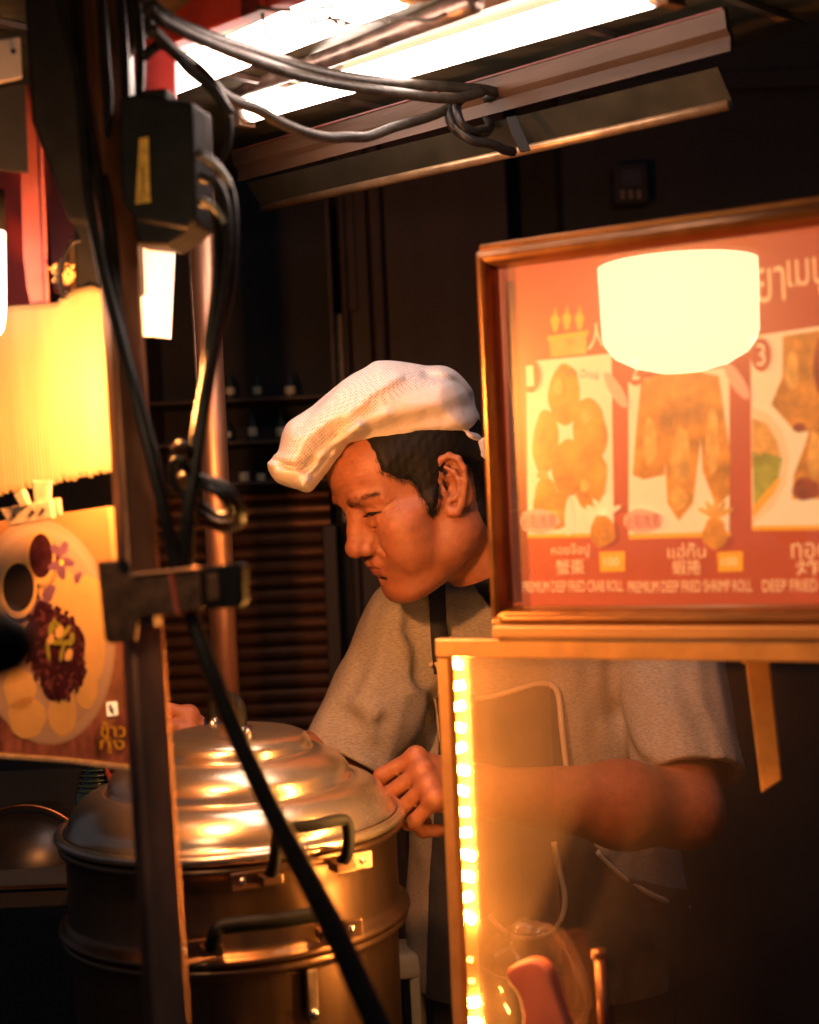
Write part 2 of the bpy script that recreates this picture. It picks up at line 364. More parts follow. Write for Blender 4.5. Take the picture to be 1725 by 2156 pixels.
# ---------------------------------------------------------------- fluorescent lamps
def lamp_tube(name, a, b, r, M_house, label, hw, hh, off):
    a, b = Vector(a), Vector(b); d = (b - a).normalized(); s = d.cross(Z).normalized()
    if s.y > 0: s = -s
    t = empty(name, (a + b) / 2, label, 'lamp', 'fluorescent lamps under the canopy')
    part('tube', vtube([a + d * .012, b - d * .012], r, 20, 1, False), M_tube, t, True)
    for p, q in ((a, 1), (b, -1)):
        part('tube_cap', vtube([p, p + d * q * .012], r * 1.04, 20, 1, False), M_white, t, True)
        part('lamp_holder', vbox(p - d * q * .006 + Z * .014, d * .007, s * .012, Z * .032), M_tan, t, bevel=.002)
    ho = off
    part('housing', vsweep([(hw, 0), (hw * .75, hh), (-hw * .75, hh), (-hw, 0), (-hw * .4, .004), (hw * .4, .004)], a - d * .02 + Z * r * 1.4 + ho, b + d * .02 + Z * r * 1.4 + ho), M_house, t)
    return t, d, s
zt = .0
t2a, t2b = P(520, 236, 1.74), P(1400, -28, 1.19)
l2, d2, s2 = lamp_tube('fluorescent_lamp', t2a, t2b, .0135, M_tan, 'lit fluorescent lamp with a cream housing, nearer the channel beam', .026, .03, Vector((0, 0, 0)))
t1a, t1b = P(345, 172, 1.60), P(870, -44, 1.14)
l1, d1, s1 = lamp_tube('fluorescent_lamp', t1a, t1b, .0175, M_red, 'lit fluorescent lamp with a red housing, at the top edge of the photo', .028, .034, Vector((0, 0, .004)))
# conduit between the lamps
cpipe = part('conduit', vtube([P(480, 196, 1.72), P(700, 120, 1.5), P(1000, 5, 1.25)], .010, 14, 4), M_steel_dark, None, True)
tag(cpipe, 'dull grey conduit pipe running between the two fluorescent lamps', 'pipe')
rb = empty('red_batten', P(330, 80, 1.35), 'red painted timber batten crossing above the cables at the top', 'batten')
part('rail', vbar(P(300, 60, 1.5), P(760, -130, 1.1), .02, .06), M_red, rb, bevel=.002)
part('hanger', vprism(Plane(P(310, 150, 1.45), X, Z), Plane(P(310, 150, 1.45), X, Z).poly([(246, 80), (372, 70), (374, 214), (246, 205)]), 0, .012), M_red, rb, bevel=.002)
# tangle of thin wires above
for i, (pts, lab) in enumerate((([(540, 15), (600, 22), (660, 18), (760, 8), (860, 12)], 'thin dusty wire sagging at the top edge between lamp and batten'),
                 ([(650, 48), (700, 40), (760, 46), (820, 36), (900, 42), (940, 28)], 'frayed dark wire crossing between the two fluorescent lamps'),
                 ([(553, 28), (560, 60), (575, 88), (592, 100)], 'short black wire hanging down across the red lamp'),
                 ([(690, 30), (720, 52), (790, 38), (820, 48)], 'twist of black wire by the conduit pipe'))):
    tag(part('wire', vtube([P(u, v, 1.22) for u, v in pts], .0018, 8, 6), M_cabledust, None, True), lab, 'wire', 'thin wires under the canopy')

# ---------------------------------------------------------------- menu sign
SD = Vector((.872, -.489, 0)).normalized()
sp = Plane(P(1071, 1290, 1.25), SD, Z)
SX0, SY0 = sp.hit(1020, 1300); SX0 = 0
A_L = 0; A_R = .43; B_B = sp.hit(1050, 1276)[1]; B_T = sp.hit(1035, 566)[1]
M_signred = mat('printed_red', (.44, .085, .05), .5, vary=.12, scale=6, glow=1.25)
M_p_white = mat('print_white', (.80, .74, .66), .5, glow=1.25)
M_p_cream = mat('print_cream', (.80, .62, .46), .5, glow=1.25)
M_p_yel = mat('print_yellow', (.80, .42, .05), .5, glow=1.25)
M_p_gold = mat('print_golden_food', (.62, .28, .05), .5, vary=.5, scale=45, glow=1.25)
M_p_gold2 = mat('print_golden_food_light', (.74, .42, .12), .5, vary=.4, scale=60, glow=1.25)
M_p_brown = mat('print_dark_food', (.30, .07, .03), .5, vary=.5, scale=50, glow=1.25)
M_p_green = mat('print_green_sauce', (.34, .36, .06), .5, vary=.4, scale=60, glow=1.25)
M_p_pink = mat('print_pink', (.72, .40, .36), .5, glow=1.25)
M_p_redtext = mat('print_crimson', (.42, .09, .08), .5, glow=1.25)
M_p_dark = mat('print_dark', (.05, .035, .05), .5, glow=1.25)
sg_ = empty('menu_sign', sp.at(.2, 0, 0), 'framed red menu board of numbered fried snacks, a lamp reflected in its glass', 'sign')
FWD = .022                                   # moulding width
def mould(name, a0, b0, a1, b1, wv, rot):
    pass
def frame_bar(p0, p1, inward, wv=.0155, name='frame_bar'):
    # half-round moulding; inward is the direction towards the picture
    a = (p1 - p0).normalized(); pts = []
    prf = [(0, -.02), (0, .004), (.003, .009), (.010, .013), (.016, .011), (.020, .005), (.022, -.004), (.022, -.02)]
    v = []
    for e, sgn in ((p0, 1), (p1, -1)):
        for i_, c in prf:
            k = i_ * wv / .022
            v.append(e + inward * k + sp.n * c + a * sgn * k)          # mitred
    n = len(prf); f = [(i, (i + 1) % n, n + (i + 1) % n, n + i) for i in range(n)] + [tuple(range(n))[::-1], tuple(range(n, 2 * n))]
    return part(name, (v, f), M_brass, sg_, False, .0008, 1)
fo = .016
C_ = [sp.at(A_L - .014, B_B - fo), sp.at(A_R + fo, B_B - fo), sp.at(A_R + fo, B_T + fo), sp.at(A_L - .014, B_T + fo)]
frame_bar(C_[0], C_[1], sp.y); frame_bar(C_[3], C_[2], -sp.y); frame_bar(C_[0], C_[3], sp.x, .0135); frame_bar(C_[1], C_[2], -sp.x)
part('top_ledge', vprism(sp, [(A_L - .012, B_T + fo), (A_R + fo, B_T + fo), (A_R + fo, B_T + fo + .006), (A_L - .012, B_T + fo + .006)], -.02, .003), M_brass, sg_, bevel=.0015)
part('backing', vprism(sp, [(A_L - .01, B_B - .02), (A_R + .02, B_B - .02), (A_R + .02, B_T + .02), (A_L - .01, B_T + .02)], -.028, -.0205), M_black, sg_)
part('poster', vprism(sp, [(A_L - .004, B_B - .004), (A_R + .004, B_B - .004), (A_R + .004, B_T + .004), (A_L - .004, B_T + .004)], -.014, -.012), M_signred, sg_)
LAY = [-.0119]
def pprint(name, ab, m, lift=1):
    c = -.0119 + .0002 * lift
    return part(name, vprism(sp, ab, c, c + .00015), m, sg_)
def puv(name, uv, m, lift=1): return pprint(name, sp.poly(uv), m, lift)
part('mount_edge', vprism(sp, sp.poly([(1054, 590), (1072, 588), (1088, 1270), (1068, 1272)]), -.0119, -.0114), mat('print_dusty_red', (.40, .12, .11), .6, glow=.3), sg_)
# three pictures
puv('picture', [(1097, 760), (1277, 742), (1282, 1126), (1100, 1130)], M_p_white, 1)
puv('picture_edge', [(1100, 1126), (1240, 1124), (1240, 1132), (1101, 1134)], M_p_yel, 2)
puv('picture', [(1313, 800), (1527, 770), (1527, 1124), (1314, 1128)], M_p_white, 1)
puv('picture_edge', [(1314, 1126), (1530, 1120), (1530, 1130), (1315, 1136)], M_p_yel, 2)
puv('picture', [(1572, 706), (1800, 672), (1800, 1112), (1576, 1112)], M_p_white, 1)
puv('picture_edge', [(1574, 1108), (1800, 1106), (1800, 1116), (1576, 1118)], M_p_yel, 2)
def pell(name, u, v, ru, rv, m, lift, rot=0, wob=.06, seed=0): return puv(name, ell(u, v, ru, rv, 30, rot, wob, seed), m, lift)
# picture 1: crab balls
for i, (u, v, ru, rv, ro) in enumerate([(1178, 830, 34, 66, 0), (1138, 930, 28, 68, .05), (1232, 905, 36, 68, -.1), (1190, 985, 40, 60, 0), (1138, 1060, 26, 56, .05), (1233, 1010, 36, 62, .08), (1160, 1075, 36, 40, .1)]):
    pell('food', u, v, ru, rv, M_p_gold, 2 + i, ro, .06, i)
for i, (u, v, ru, rv) in enumerate([(1166, 812, 10, 18), (1226, 872, 12, 18), (1132, 1000, 12, 10), (1222, 1022, 10, 14), (1150, 1082, 26, 8)]):
    pell('food_highlight', u, v, ru, rv, M_p_gold2, 10, 0, .1, i)
pell('sauce', 1188, 1090, 8, 40, M_p_white, 10)
# picture 2: prawn rolls
for i, (uv) in enumerate([[(1340, 800), (1400, 780), (1390, 1000), (1345, 1010), (1322, 1000), (1330, 900)], [(1460, 780), (1505, 790), (1530, 960), (1528, 1040), (1500, 1070), (1470, 990)], [(1390, 770), (1465, 770), (1470, 900), (1450, 1060), (1420, 1098), (1396, 1060), (1388, 900)]]):
    puv('food', uv, M_p_gold, 2 + i)
for i, (u, v, ru, rv) in enumerate([(1425, 960, 20, 60), (1360, 930, 14, 50), (1492, 930, 14, 70), (1420, 1050, 18, 26)]):
    pell('food_highlight', u, v, ru, rv, M_p_gold2, 6, 0, .15, i)
# picture 3
puv('food', [(1640, 705), (1800, 680), (1800, 900), (1720, 915), (1660, 900), (1616, 850), (1640, 790)], M_p_gold, 2)
puv('food', [(1705, 870), (1740, 868), (1770, 1050), (1660, 1052), (1664, 1000), (1690, 930)], M_p_gold, 3)
for i, (u, v, ru, rv) in enumerate([(1722, 770, 16, 62), (1690, 1030, 30, 24), (1676, 900, 14, 10)]):
    pell('food_dark', u, v, ru, rv, M_p_brown, 4, 0, .1, i)
for i, (u, v, ru, rv) in enumerate([(1660, 780, 14, 40), (1710, 960, 16, 50)]):
    pell('food_highlight', u, v, ru, rv, M_p_gold2, 5, 0, .15, i)
puv('bowl', [(1576, 855), (1610, 868), (1640, 905), (1655, 960), (1648, 1020), (1620, 1070), (1577, 1105)], M_p_cream, 5)
puv('sauce', [(1576, 880), (1606, 890), (1630, 930), (1638, 975), (1576, 985)], M_p_gold2, 6)
puv('sauce', [(1577, 945), (1590, 960), (1606, 952), (1640, 965), (1632, 1005), (1580, 1075)], M_p_green, 7)
puv('bowl_rim', [(1578, 1066), (1632, 1004), (1636, 1010), (1622, 1040), (1578, 1090)], M_p_yel, 8)
# numbers
for n, u, v in (('1', 1107, 790), ('2', 1330, 775), ('3', 1596, 745)):
    pell('number_disc', u, v, 22, 36, M_signred, 12, 0, 0)
    a, b = sp.hit(u, v); part('number', vtext(n, sp, a, b, -.0088, .018, .007), M_p_white, sg_)
# gold bridge emblem with three finials
puv('emblem', [(1145, 706), (1224, 694), (1224, 742), (1148, 750)], M_p_gold2, 2)
puv('emblem', [(1142, 706), (1228, 693), (1228, 703), (1142, 716)], M_p_yel, 3)
for u, v in ((1158, 668), (1183, 664), (1210, 664)):
    puv('emblem_finial', [(u - 3, v + 28), (u - 8, v + 10), (u - 10, v), (u - 3, v - 8), (u, v - 26), (u + 3, v - 8), (u + 10, v), (u + 8, v + 10), (u + 3, v + 28)], M_p_yel, 3)
def words(name, body, u0, v0, u1, h, m, lift=14, rot=0):
    a0, b0 = sp.hit(u0, v0); a1, b1 = sp.hit(u1, v0)
    a, b = sp.hit((u0 + u1) / 2, v0)
    return part(name, vtext(body, sp, a, b, -.0119 + .0002 * lift, px(h, 1.2), a1 - a0, rot=rot), m, sg_)
words('lettering', '人', 1228, 706, 1268, 56, M_p_white)
words('lettering', '\u0e22\u0e32', 1586, 596, 1646, 70, M_p_cream); words('lettering', '\u0e40\u0e21\u0e19\u0e39', 1652, 582, 1735, 78, M_p_cream)
words('lettering', 'More Drink', 1170, 784, 1255, 18, M_p_redtext, rot=-.22)
for (u, v) in ((1288, 820), (1544, 800)):
    a, b = sp.hit(u, v); part('tag_print', vprism(sp, ell(a, b, .018, .0055, 20, -1.05), -.0119 + .0026, -.0119 + .0028), M_p_pink, sg_)
for u in (1126, 1346):
    pell('stamp', u, 1098, 42, 26, M_p_pink, 13, 0, .08, u); words('lettering', '必點推薦', u - 36, 1098, u + 36, 30, M_p_redtext, 15)
for u0, s1, s2, yel in ((1192, '\u0e2b\u0e2d\u0e22\u0e08\u0e4a\u0e2d\u0e1b\u0e39', '蟹棗', 1278), (1438, '\u0e41\u0e2e\u0e48\u0e01\u0e36\u0e4a\u0e19', '蝦捲', 1528), (1700, '\u0e17\u0e2d\u0e14', '炸', 0)):
    words('lettering', s1, u0 - 40, 1160, u0 + 40, 30, M_p_cream); words('lettering', s2, u0 - 30, 1195, u0 + 30, 32, M_p_cream)
    if yel:
        puv('price_tag', [(yel - 26, 1164), (yel + 28, 1162), (yel + 28, 1204), (yel - 24, 1206)], M_p_yel, 3)
        words('lettering', '100', yel - 16, 1184, yel + 16, 18, M_p_white, 5)
words('lettering', 'PREMIUM DEEP FRIED CRAB ROLL', 1090, 1236, 1302, 24, M_p_cream)
words('lettering', 'PREMIUM DEEP FRIED SHRIMP ROLL', 1312, 1236, 1574, 24, M_p_cream)
words('lettering', 'DEEP FRIED ROLL', 1598, 1234, 1780, 24, M_p_cream)
for u, v, k in ((1262, 1085, 1), (1500, 1090, 2)):       # small garnish prints
    for j in range(5):
        a = R(30 + 30 * j); pell('garnish_print', u + 22 * math.cos(a), v - 20 * math.sin(a), 6, 20, M_p_white if k == 1 else M_p_gold2, 14, math.pi / 2 - a, .1, j)
    pell('garnish_print', u - 2, v + 34, 26, 34, M_p_gold, 13, 0, .1, k)
part('glass', vprism(sp, [(A_L + .002, B_B), (A_R, B_B), (A_R, B_T), (A_L + .002, B_T)], -.0075, -.006), M_signglass, sg_)

# ---------------------------------------------------------------- hanging bulb lamp the sign's glass mirrors
g1 = sp.at(*sp.hit(1424, 655)); dr = (g1 - CAM).normalized(); rr = dr - sp.n * 2 * dr.dot(sp.n)
LP = g1 + rr * .74
bl = empty('bulb_lamp', LP, 'white glowing bowl lamp hanging in front of the stall, seen mirrored in the menu sign', 'lamp')
Rb = .110
BOWL = part('bowl', vlathe([(.0005, -.082), (.03, -.080), (.062, -.072), (.088, -.058), (.099, -.044), (.104, -.03), (.106, .064), (.02, .065)], LP, 48), M_bulb, bl, True)
part('shade', vlathe([(.108, .068), (.118, .067), (.119, .072), (.100, .095), (.045, .135), (.03, .15), (.001, .15)], LP, 48), M_black, bl, True)
part('lamp_cord', vtube([LP + Z * .15, LP + Z * .6], .004, 10, 1, False), M_cable, bl, True)

# ---------------------------------------------------------------- glass display case under the sign
cp = Plane(P(918, 1345, 1.255), SD, Z)
cs = empty('display_case', cp.at(.25, -.3, -.1), 'glass display case edged with glowing amber frames below the menu sign', 'display case')
CW, CH, CD_ = .55, .46, .24
M_amber = mat('honey_acrylic_edge', (.72, .40, .14), .25, coat=.6, vary=.2, scale=30)
def cbox(name, a0, b0, a1, b1, c0, c1, m, bevel=.0012, parent=None):
    return part(name, vprism(cp, [(a0, b0), (a1, b0), (a1, b1), (a0, b1)], c0, c1), m, parent or cs, bevel=bevel)
w1 = cp.hit(955, 1500)[0] - cp.hit(925, 1500)[0]
cbox('corner_post', 0, -CH, .011, -.004, -.012, .0, M_amber)
cbox('corner_post', CW - .012, -CH, CW, -.018, -.012, .0, M_amber)
cbox('corner_post', CW - .012, -CH, CW, -.018, -CD_, -CD_ + .01, M_amber)
cbox('top_rail', 0, -.016, CW, 0, -.012, .002, M_amber)
cbox('top_rail', 0, -.016, CW, 0, -CD_, -CD_ + .012, M_amber)
cbox('base', -.005, -CH - .03, CW + .005, -CH, -CD_ - .005, .008, M_steel_dark)
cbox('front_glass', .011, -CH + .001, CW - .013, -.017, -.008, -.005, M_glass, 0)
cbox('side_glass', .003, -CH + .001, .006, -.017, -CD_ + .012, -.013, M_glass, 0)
# amber strip and clip added for the blurred orange streak inside
st = [(1572, 1392), (1622, 1390), (1648, 1640), (1606, 1668)]
bp_ = Plane(cp.at(.3, -.1, -.10), SD, Z)
part('added_strip', vprism(bp_, bp_.poly(st), 0, .004), M_amber, cs, bevel=.001)
part('added_strip_clip', vprism(bp_, bp_.poly([(1560, 1376), (1700, 1372), (1700, 1392), (1562, 1398)]), -.006, .0), M_amber, cs, bevel=.001)
# wooden ledge on top that carries the sign
lg = empty('sign_ledge', cp.at(.28, .012, 0), 'honey coloured wooden ledge between the menu sign and the glass case', 'ledge')
la = cp.hit(1042, 1330)[0]
part('board', vprism(cp, [(la, .0015), (CW + .05, .0015), (CW + .05, .012), (la, .012)], -.20, .006), M_wood, lg, bevel=.002)
part('nosing', vprism(cp, [(la + .002, .0125), (CW + .05, .0125), (CW + .05, .020), (la + .004, .020)], -.15, -.002), M_brass, lg, bevel=.003)
# led strip
ls = empty('led_strip', cp.at(.015, -.2, 0), 'strip of small amber lights running down the front edge of the case', 'led strip')
M_led = mat('lit_led', (.9, .7, .4), .3, emit=LED, estr=LED_E)
M_led_dim = mat('dim_led', (.9, .7, .4), .3, emit=LED, estr=25)
M_tape = mat('led_tape', (.22, .12, .04), .5, trans=.35)
def onl(v): return 955 + (v - 1350) * .050
lp_ = Plane(cp.at(0, 0, -.045), SD, Z)
t0 = lp_.hit(960, 1354); t1 = lp_.hit(1000, 2220)
part('tape', vprism(lp_, [(t0[0] - .006, t0[1]), (t0[0] + .006, t0[1]), (t1[0] + .006, t1[1]), (t1[0] - .006, t1[1])], -.0045, -.0035), M_tape, ls)
led_me = fixn(mesh(*vbox((0, 0, 0), cp.x * .0058, cp.y * .0034, cp.n * .0026))); led_me.materials.append(M_led)
led_me2 = fixn(mesh(*vbox((0, 0, 0), cp.x * .0020, cp.y * .0020, cp.n * .001))); led_me2.materials.append(M_led_dim)
v = 1354.0
while v < 2190:
    if not (1960 < v < 2015):
        dim = 2015 < v < 2100
        a, b = lp_.hit(onl(v) + 3 + rng.normal(0, 2.0), v + rng.normal(0, 1.5))
        o = bpy.data.objects.new('led', led_me2 if dim else led_me); COL.objects.link(o); o.parent = ls
        o.location = lp_.at(a, b, 0) - ls.location; k_ = float(rng.uniform(.8, 1.25)); o.scale = (k_, k_, 1)
        o.rotation_euler = (0, R(float(rng.normal(0, 14))), 0)
    v += 44.5
part('sleeve', vprism(lp_, [(t0[0] - .0085, t0[1] + .004), (t0[0] + .0085, t0[1] + .004), (t1[0] + .0085, t1[1]), (t1[0] - .0085, t1[1])], .0058, .0066), glass_mat('clear_led_sleeve', .012, (1, .95, .85), .08), ls)

# things inside the case
ph = empty('spatula', P(1130, 2090, 1.16), 'salmon pink silicone spatula with a rounded blade standing inside the glass case', 'spatula')
M_pink = mat('salmon_pink_silicone', (.85, .27, .17), .45, sss=.2, vary=.1)
hd = Plane(P(1140, 2100, 1.17), SD, Z)
so_ = [(p.x, p.y) for p in smoothpath([Vector((*hd.hit(u, v), 0)) for u, v in [(1073, 2048), (1080, 2034), (1100, 2024), (1125, 2017), (1150, 2026), (1166, 2048), (1178, 2088), (1194, 2136), (1222, 2250), (1120, 2250), (1108, 2130), (1096, 2086), (1080, 2066)]], 2)]
part('blade', vprism(hd, so_, -.008, .008), M_pink, ph, True, .0045, 3)
pr_ = empty('metal_rod', P(1266, 2100, 1.2), 'thin brass-lit metal rod standing upright inside the case', 'rod')
part('shaft', vtube([P(1262, 2005, 1.2), P(1280, 2240, 1.18)], px(12, 1.2), 18, 1, False), M_steel, pr_, True)
part('collar', vtube([P(1261, 2000, 1.2), P(1262, 2016, 1.2)], px(16, 1.2), 18, 1, False), M_steel, pr_, True)
# crumpled clear bag
bg = bmesh.new(); bmesh.ops.create_icosphere(bg, subdivisions=4, radius=1)
c = P(1120, 2110, 1.33)
for vtx in bg.verts:
    q = vtx.co.copy(); n_ = abs(math.sin(q.x * 5 + q.z * 3)) * .12 + abs(math.sin(q.y * 7 - q.z * 4 + 1)) * .10 + .08 * math.sin(q.x * 11 + q.y * 9)
    vtx.co = Vector((q.x * .045, q.y * .03, q.z * .065)) * (1 + n_) + c
me = bpy.data.meshes.new('m'); bg.to_mesh(me); bg.free()
tag(link('plastic_bag', me, glass_mat('crumpled_clear_plastic', .14, (1, .95, .9), .12), None, True), 'crumpled clear plastic bag behind the pink spatula in the case', 'plastic bag')

# counter and stove that carry the case and the pots (below the picture)
M_counter = mat('counter_steel', (.3, .28, .26), .4, .8, vary=.3)
zc = cp.at(0, -CH - .03).z
ct = empty('counter', cp.at(.25, -CH - .03, -.1), 'dark steel counter carrying the glass case', 'counter')
part('top', vbox(cp.at(.28, 0, -.13) * 1 + Z * 0 - Z * (cp.at(.28, 0, -.13).z - zc + .015), SD * .34, cp.n * .19, Z * .015), M_counter, ct)
part('cabinet', vbox(Vector((cp.at(.28, 0, -.13).x, cp.at(.28, 0, -.13).y, (zc - .03) / 2)), SD * .32, cp.n * .17, Z * ((zc - .03) / 2)), M_steel_dark, ct)
# ---------------------------------------------------------------- posts at the left
def sqpost(name, a, b, w, m, label, cat, r=.004):
    t = empty(name, b, label, cat)
    part('tube', vbar(a, b, w, w), m, t, bevel=r, seg=3)
    return t
pa_, pb_ = P(212, -60, 1.20), P(362, 2300, .98)
fp = empty('square_post', pb_, 'worn square steel post standing in front of the steamer', 'post')
dd = (pb_ - pa_).normalized()
part('tube', vbar(pa_, P(367, 2400, .973), .0265, .0265, Vector((.45, -.89, 0))), M_steel, fp, bevel=.0035, seg=3)
rp = empty('round_pole', P(492, 1620, 1.78), 'shiny round steel pole behind the lid of the steamer', 'pole')
part('tube', vtube([P(408, 100, 1.78), P(500, 1900, 1.78)], px(29, 1.78), 28, 1, False), mat('satin_pole_steel', (.55, .30, .20), .46, .95, vary=.2, scale=8), rp, True)
part('seam_strip', vtube([P(392, 400, 1.775), P(462, 1560, 1.775)], px(5, 1.78), 10, 1, False), M_steel_dark, rp, True)
# dark timber upright at the upper left with wrapped black sheet
du = empty('dark_upright', P(170, 300, 1.25), 'black timber upright crowded with cables at the upper left', 'post')
part('post', vbar(P(195, -200, 1.26), P(235, 620, 1.27), .052, .05, Y), M_black, du, bevel=.003)
part('wrap', vprism(Plane(P(110, 100, 1.22), X, Z), Plane(P(110, 100, 1.22), X, Z).poly([(52, -80), (330, -80), (325, 60), (250, 150), (246, 330), (205, 480), (150, 470), (72, 260)]), -.006, .010), M_black, du, bevel=.004)
# pale sheet at the far upper left
ps = empty('pale_sheet', P(10, 140, 1.20), 'pale grey plastic sheet at the upper left edge', 'sheet')
q = Plane(P(10, 140, 1.20), X, Z)
part('sheet', vprism(q, q.poly([(-60, 98), (44, 80), (48, 166), (-60, 190)]), 0, .004), mat('pale_grey_plastic', (.52, .45, .44), .5, vary=.15), ps, bevel=.001)
part('screw', vprism(q, ell(*q.hit(32, 112), .0022, .0022, 12), .004, .006), M_black, ps)
part('shade_sheet', vprism(q, q.poly([(-60, 196), (48, 172), (56, 360), (-60, 350)]), -.008, -.004), M_walldark, ps)  # dark sheet added to stand for the shade over the red board

# red boards and pennant
rq = Plane(P(60, 400, 1.33), (.97, -.2, 0), Z)
rbd = empty('red_board', P(60, 400, 1.33), 'red plastic board behind the hanging pennant at the left', 'board')
part('panel', vprism(rq, rq.poly([(-40, 200), (60, 200), (110, 640), (-40, 650)]), 0, .006), M_red, rbd, bevel=.001)
part('panel', vprism(rq, rq.poly([(72, 200), (170, 200), (200, 620), (112, 640)]), -.03, -.024), M_red, rbd, bevel=.001)
part('block', vprism(rq, rq.poly([(78, 200), (166, 190), (186, 600), (110, 618)]), -.022, .0), mat('dark_red_plastic', (.16, .03, .035), .5, vary=.4, scale=20), rbd, bevel=.003)
pq = Plane(P(80, 500, 1.26), (.97, -.2, 0), Z)
pn = empty('red_pennant', P(80, 400, 1.26), 'narrow red pennant with a rounded tip hanging before the yellow board', 'pennant')
part('cloth', vprism(pq, pq.poly([(40, 180), (86, 180), (100, 480), (106, 640), (112, 690), (104, 699), (92, 694), (72, 660), (60, 610), (52, 540)]), 0, .004), mat('faded_pink_red_cloth', (.40, .10, .10), .7, vary=.25, scale=15), pn, bevel=.0012)
part('fold', vprism(pq, pq.poly([(84, 180), (90, 180), (105, 500), (111, 680), (106, 690), (100, 600)]), .0042, .007), MATS['faded_pink_red_cloth'], pn, bevel=.001)
tag(part('wire_loop', vtube([P(170, 505, 1.24), P(150, 515, 1.24), (P(135, 545, 1.24)), P(128, 585, 1.24), P(134, 625, 1.24), P(150, 612, 1.24)], .0022, 8, 6), M_cable, None, True), 'thin black wire loop beside the red pennant', 'wire')
hk = empty('crumpled_wrapper', P(135, 575, 1.25), 'small crumpled tan wrapper hanging beside the red pennant', 'wrapper')
b_ = bmesh.new(); bmesh.ops.create_icosphere(b_, subdivisions=3, radius=1); c = P(135, 575, 1.25)
for vt in b_.verts:
    s_ = 1 + .35 * math.sin(9 * vt.co.x + 3) * math.sin(8 * vt.co.z) + .25 * math.sin(14 * vt.co.y + 5 * vt.co.x)
    vt.co = vt.co * s_ * .0095 + c
me = bpy.data.meshes.new('m'); b_.to_mesh(me); b_.free(); link('wrap', me, mat('tan_wrapper', (.55, .35, .15), .5, vary=.6, scale=300), hk)
# lamp tube at the left edge of the photograph
ll = empty('lamp_tube', P(-28, 590, 1.22), 'white lit lamp tube cut by the left edge of the photo', 'lamp')
part('tube', vtube([P(-24, 470, 1.22), P(-24, 487, 1.22), P(-22, 640, 1.22), P(-24, 690, 1.22), P(-30, 700, 1.22)], [px(30, 1.22), px(34, 1.22), px(34, 1.22), px(30, 1.22), px(10, 1.22)], 24, 6), mat('lit_lamp_tube', (.9, .9, .9), .3, emit=(1, .78, .62), estr=6), ll, True)
part('cap', vtube([P(-24, 400, 1.22), P(-24, 488, 1.22)], px(35, 1.22), 24, 1, False), M_black, ll, True)

# ---------------------------------------------------------------- yellow corrugated board
M_yel = mat('yellow_corrugated_plastic', (.62, .50, .28), .5, vary=.2, scale=5, stretch=(8, 8, .6), trans=.6)
yb = empty('yellow_board', P(120, 820, 1.26), 'bright yellow fluted plastic board with a ragged bottom edge', 'board')
yp = Plane(P(120, 820, 1.26), (.95, -.31, 0), Z)
aL, _ = yp.hit(-70, 800); aR, _ = yp.hit(228, 800)
bt = lambda a: np.interp(a, [aL, yp.hit(132, 618)[0], yp.hit(150, 628)[0], yp.hit(200, 602)[0], aR], [yp.hit(-70, 655)[1], yp.hit(132, 640)[1], yp.hit(150, 615)[1], yp.hit(200, 603)[1], yp.hit(213, 612)[1]])
bb0, bb1 = yp.hit(-70, 1052)[1], yp.hit(245, 984)[1]
nfl = 46; vs, fs = [], []; cols = nfl * 4 + 1; rows = 24
skew = yp.hit(245, 985)[0] - aR
for side in (0, 1):
    for i in range(cols):
        t = i / (cols - 1); a = aL + (aR - aL) * t
        top = bt(a); bot = bb0 + (bb1 - bb0) * t - .0022 * abs(math.sin(math.pi * t * nfl)) - .0018 * math.sin(t * 37) * math.sin(t * 91)
        for j in range(rows):
            f_ = j / (rows - 1); b = top + (bot - top) * f_
            c = (.0009 * abs(math.sin(math.pi * t * nfl)) + .004 if side else -.0009 * abs(math.sin(math.pi * t * nfl))) + .006 * math.sin(t * 3 + f_ * 2)
            e = skew * f_ * t + .0012 * math.sin(f_ * 40) * (t > .99)
            vs.append(yp.at(a + e, b, c))
N1 = cols * rows
for side in (0, 1):
    o_ = side * N1
    for i in range(cols - 1):
        for j in range(rows - 1):
            q = (o_ + i * rows + j, o_ + (i + 1) * rows + j, o_ + (i + 1) * rows + j + 1, o_ + i * rows + j + 1); fs.append(q if side else q[::-1])
for i in range(cols - 1):
    for j in (0, rows - 1): fs.append((i * rows + j, (i + 1) * rows + j, N1 + (i + 1) * rows + j, N1 + i * rows + j))
for j in range(rows - 1):
    for i in (0, cols - 1): fs.append((i * rows + j, i * rows + j + 1, N1 + i * rows + j + 1, N1 + i * rows + j))
part('sheet', (vs, fs), M_yel, yb, True)
tb = Plane(P(180, 560, 1.31), (.95, -.31, 0), Z)
tn = empty('tan_board', P(180, 560, 1.31), 'tan board peeping out above the yellow fluted board', 'board')
part('sheet', vprism(tb, tb.poly([(152, 508), (206, 498), (252, 660), (252, 760), (160, 760)]), 0, .006), mat('tan_board', (.72, .40, .12), .5, vary=.15, trans=.35), tn, bevel=.001)
# bare bulb hidden behind the front post: it lights the boards, the lid and the cook's face
hb = empty('hanging_bulb', P(264, 800, 1.14), 'warm hanging bulb mostly hidden behind the square post', 'lamp')
part('bulb', vtube([P(260, 752, 1.14), P(261, 762, 1.14), P(268, 850, 1.14), P(269, 860, 1.14)], [.004, .0095, .0095, .004], 16, 4), mat('lit_bulb', (.9, .8, .6), .3, emit=BULB2, estr=BULB2_E), hb, True)
part('socket', vtube([P(255, 690, 1.14), P(260, 756, 1.14)], .009, 16, 1, False), M_black, hb, True)
part('bulb_cord', vtube([P(255, 692, 1.14), P(236, 400, 1.16), P(212, 40, 1.19)], .003, 8, 4), M_cable, hb, True)
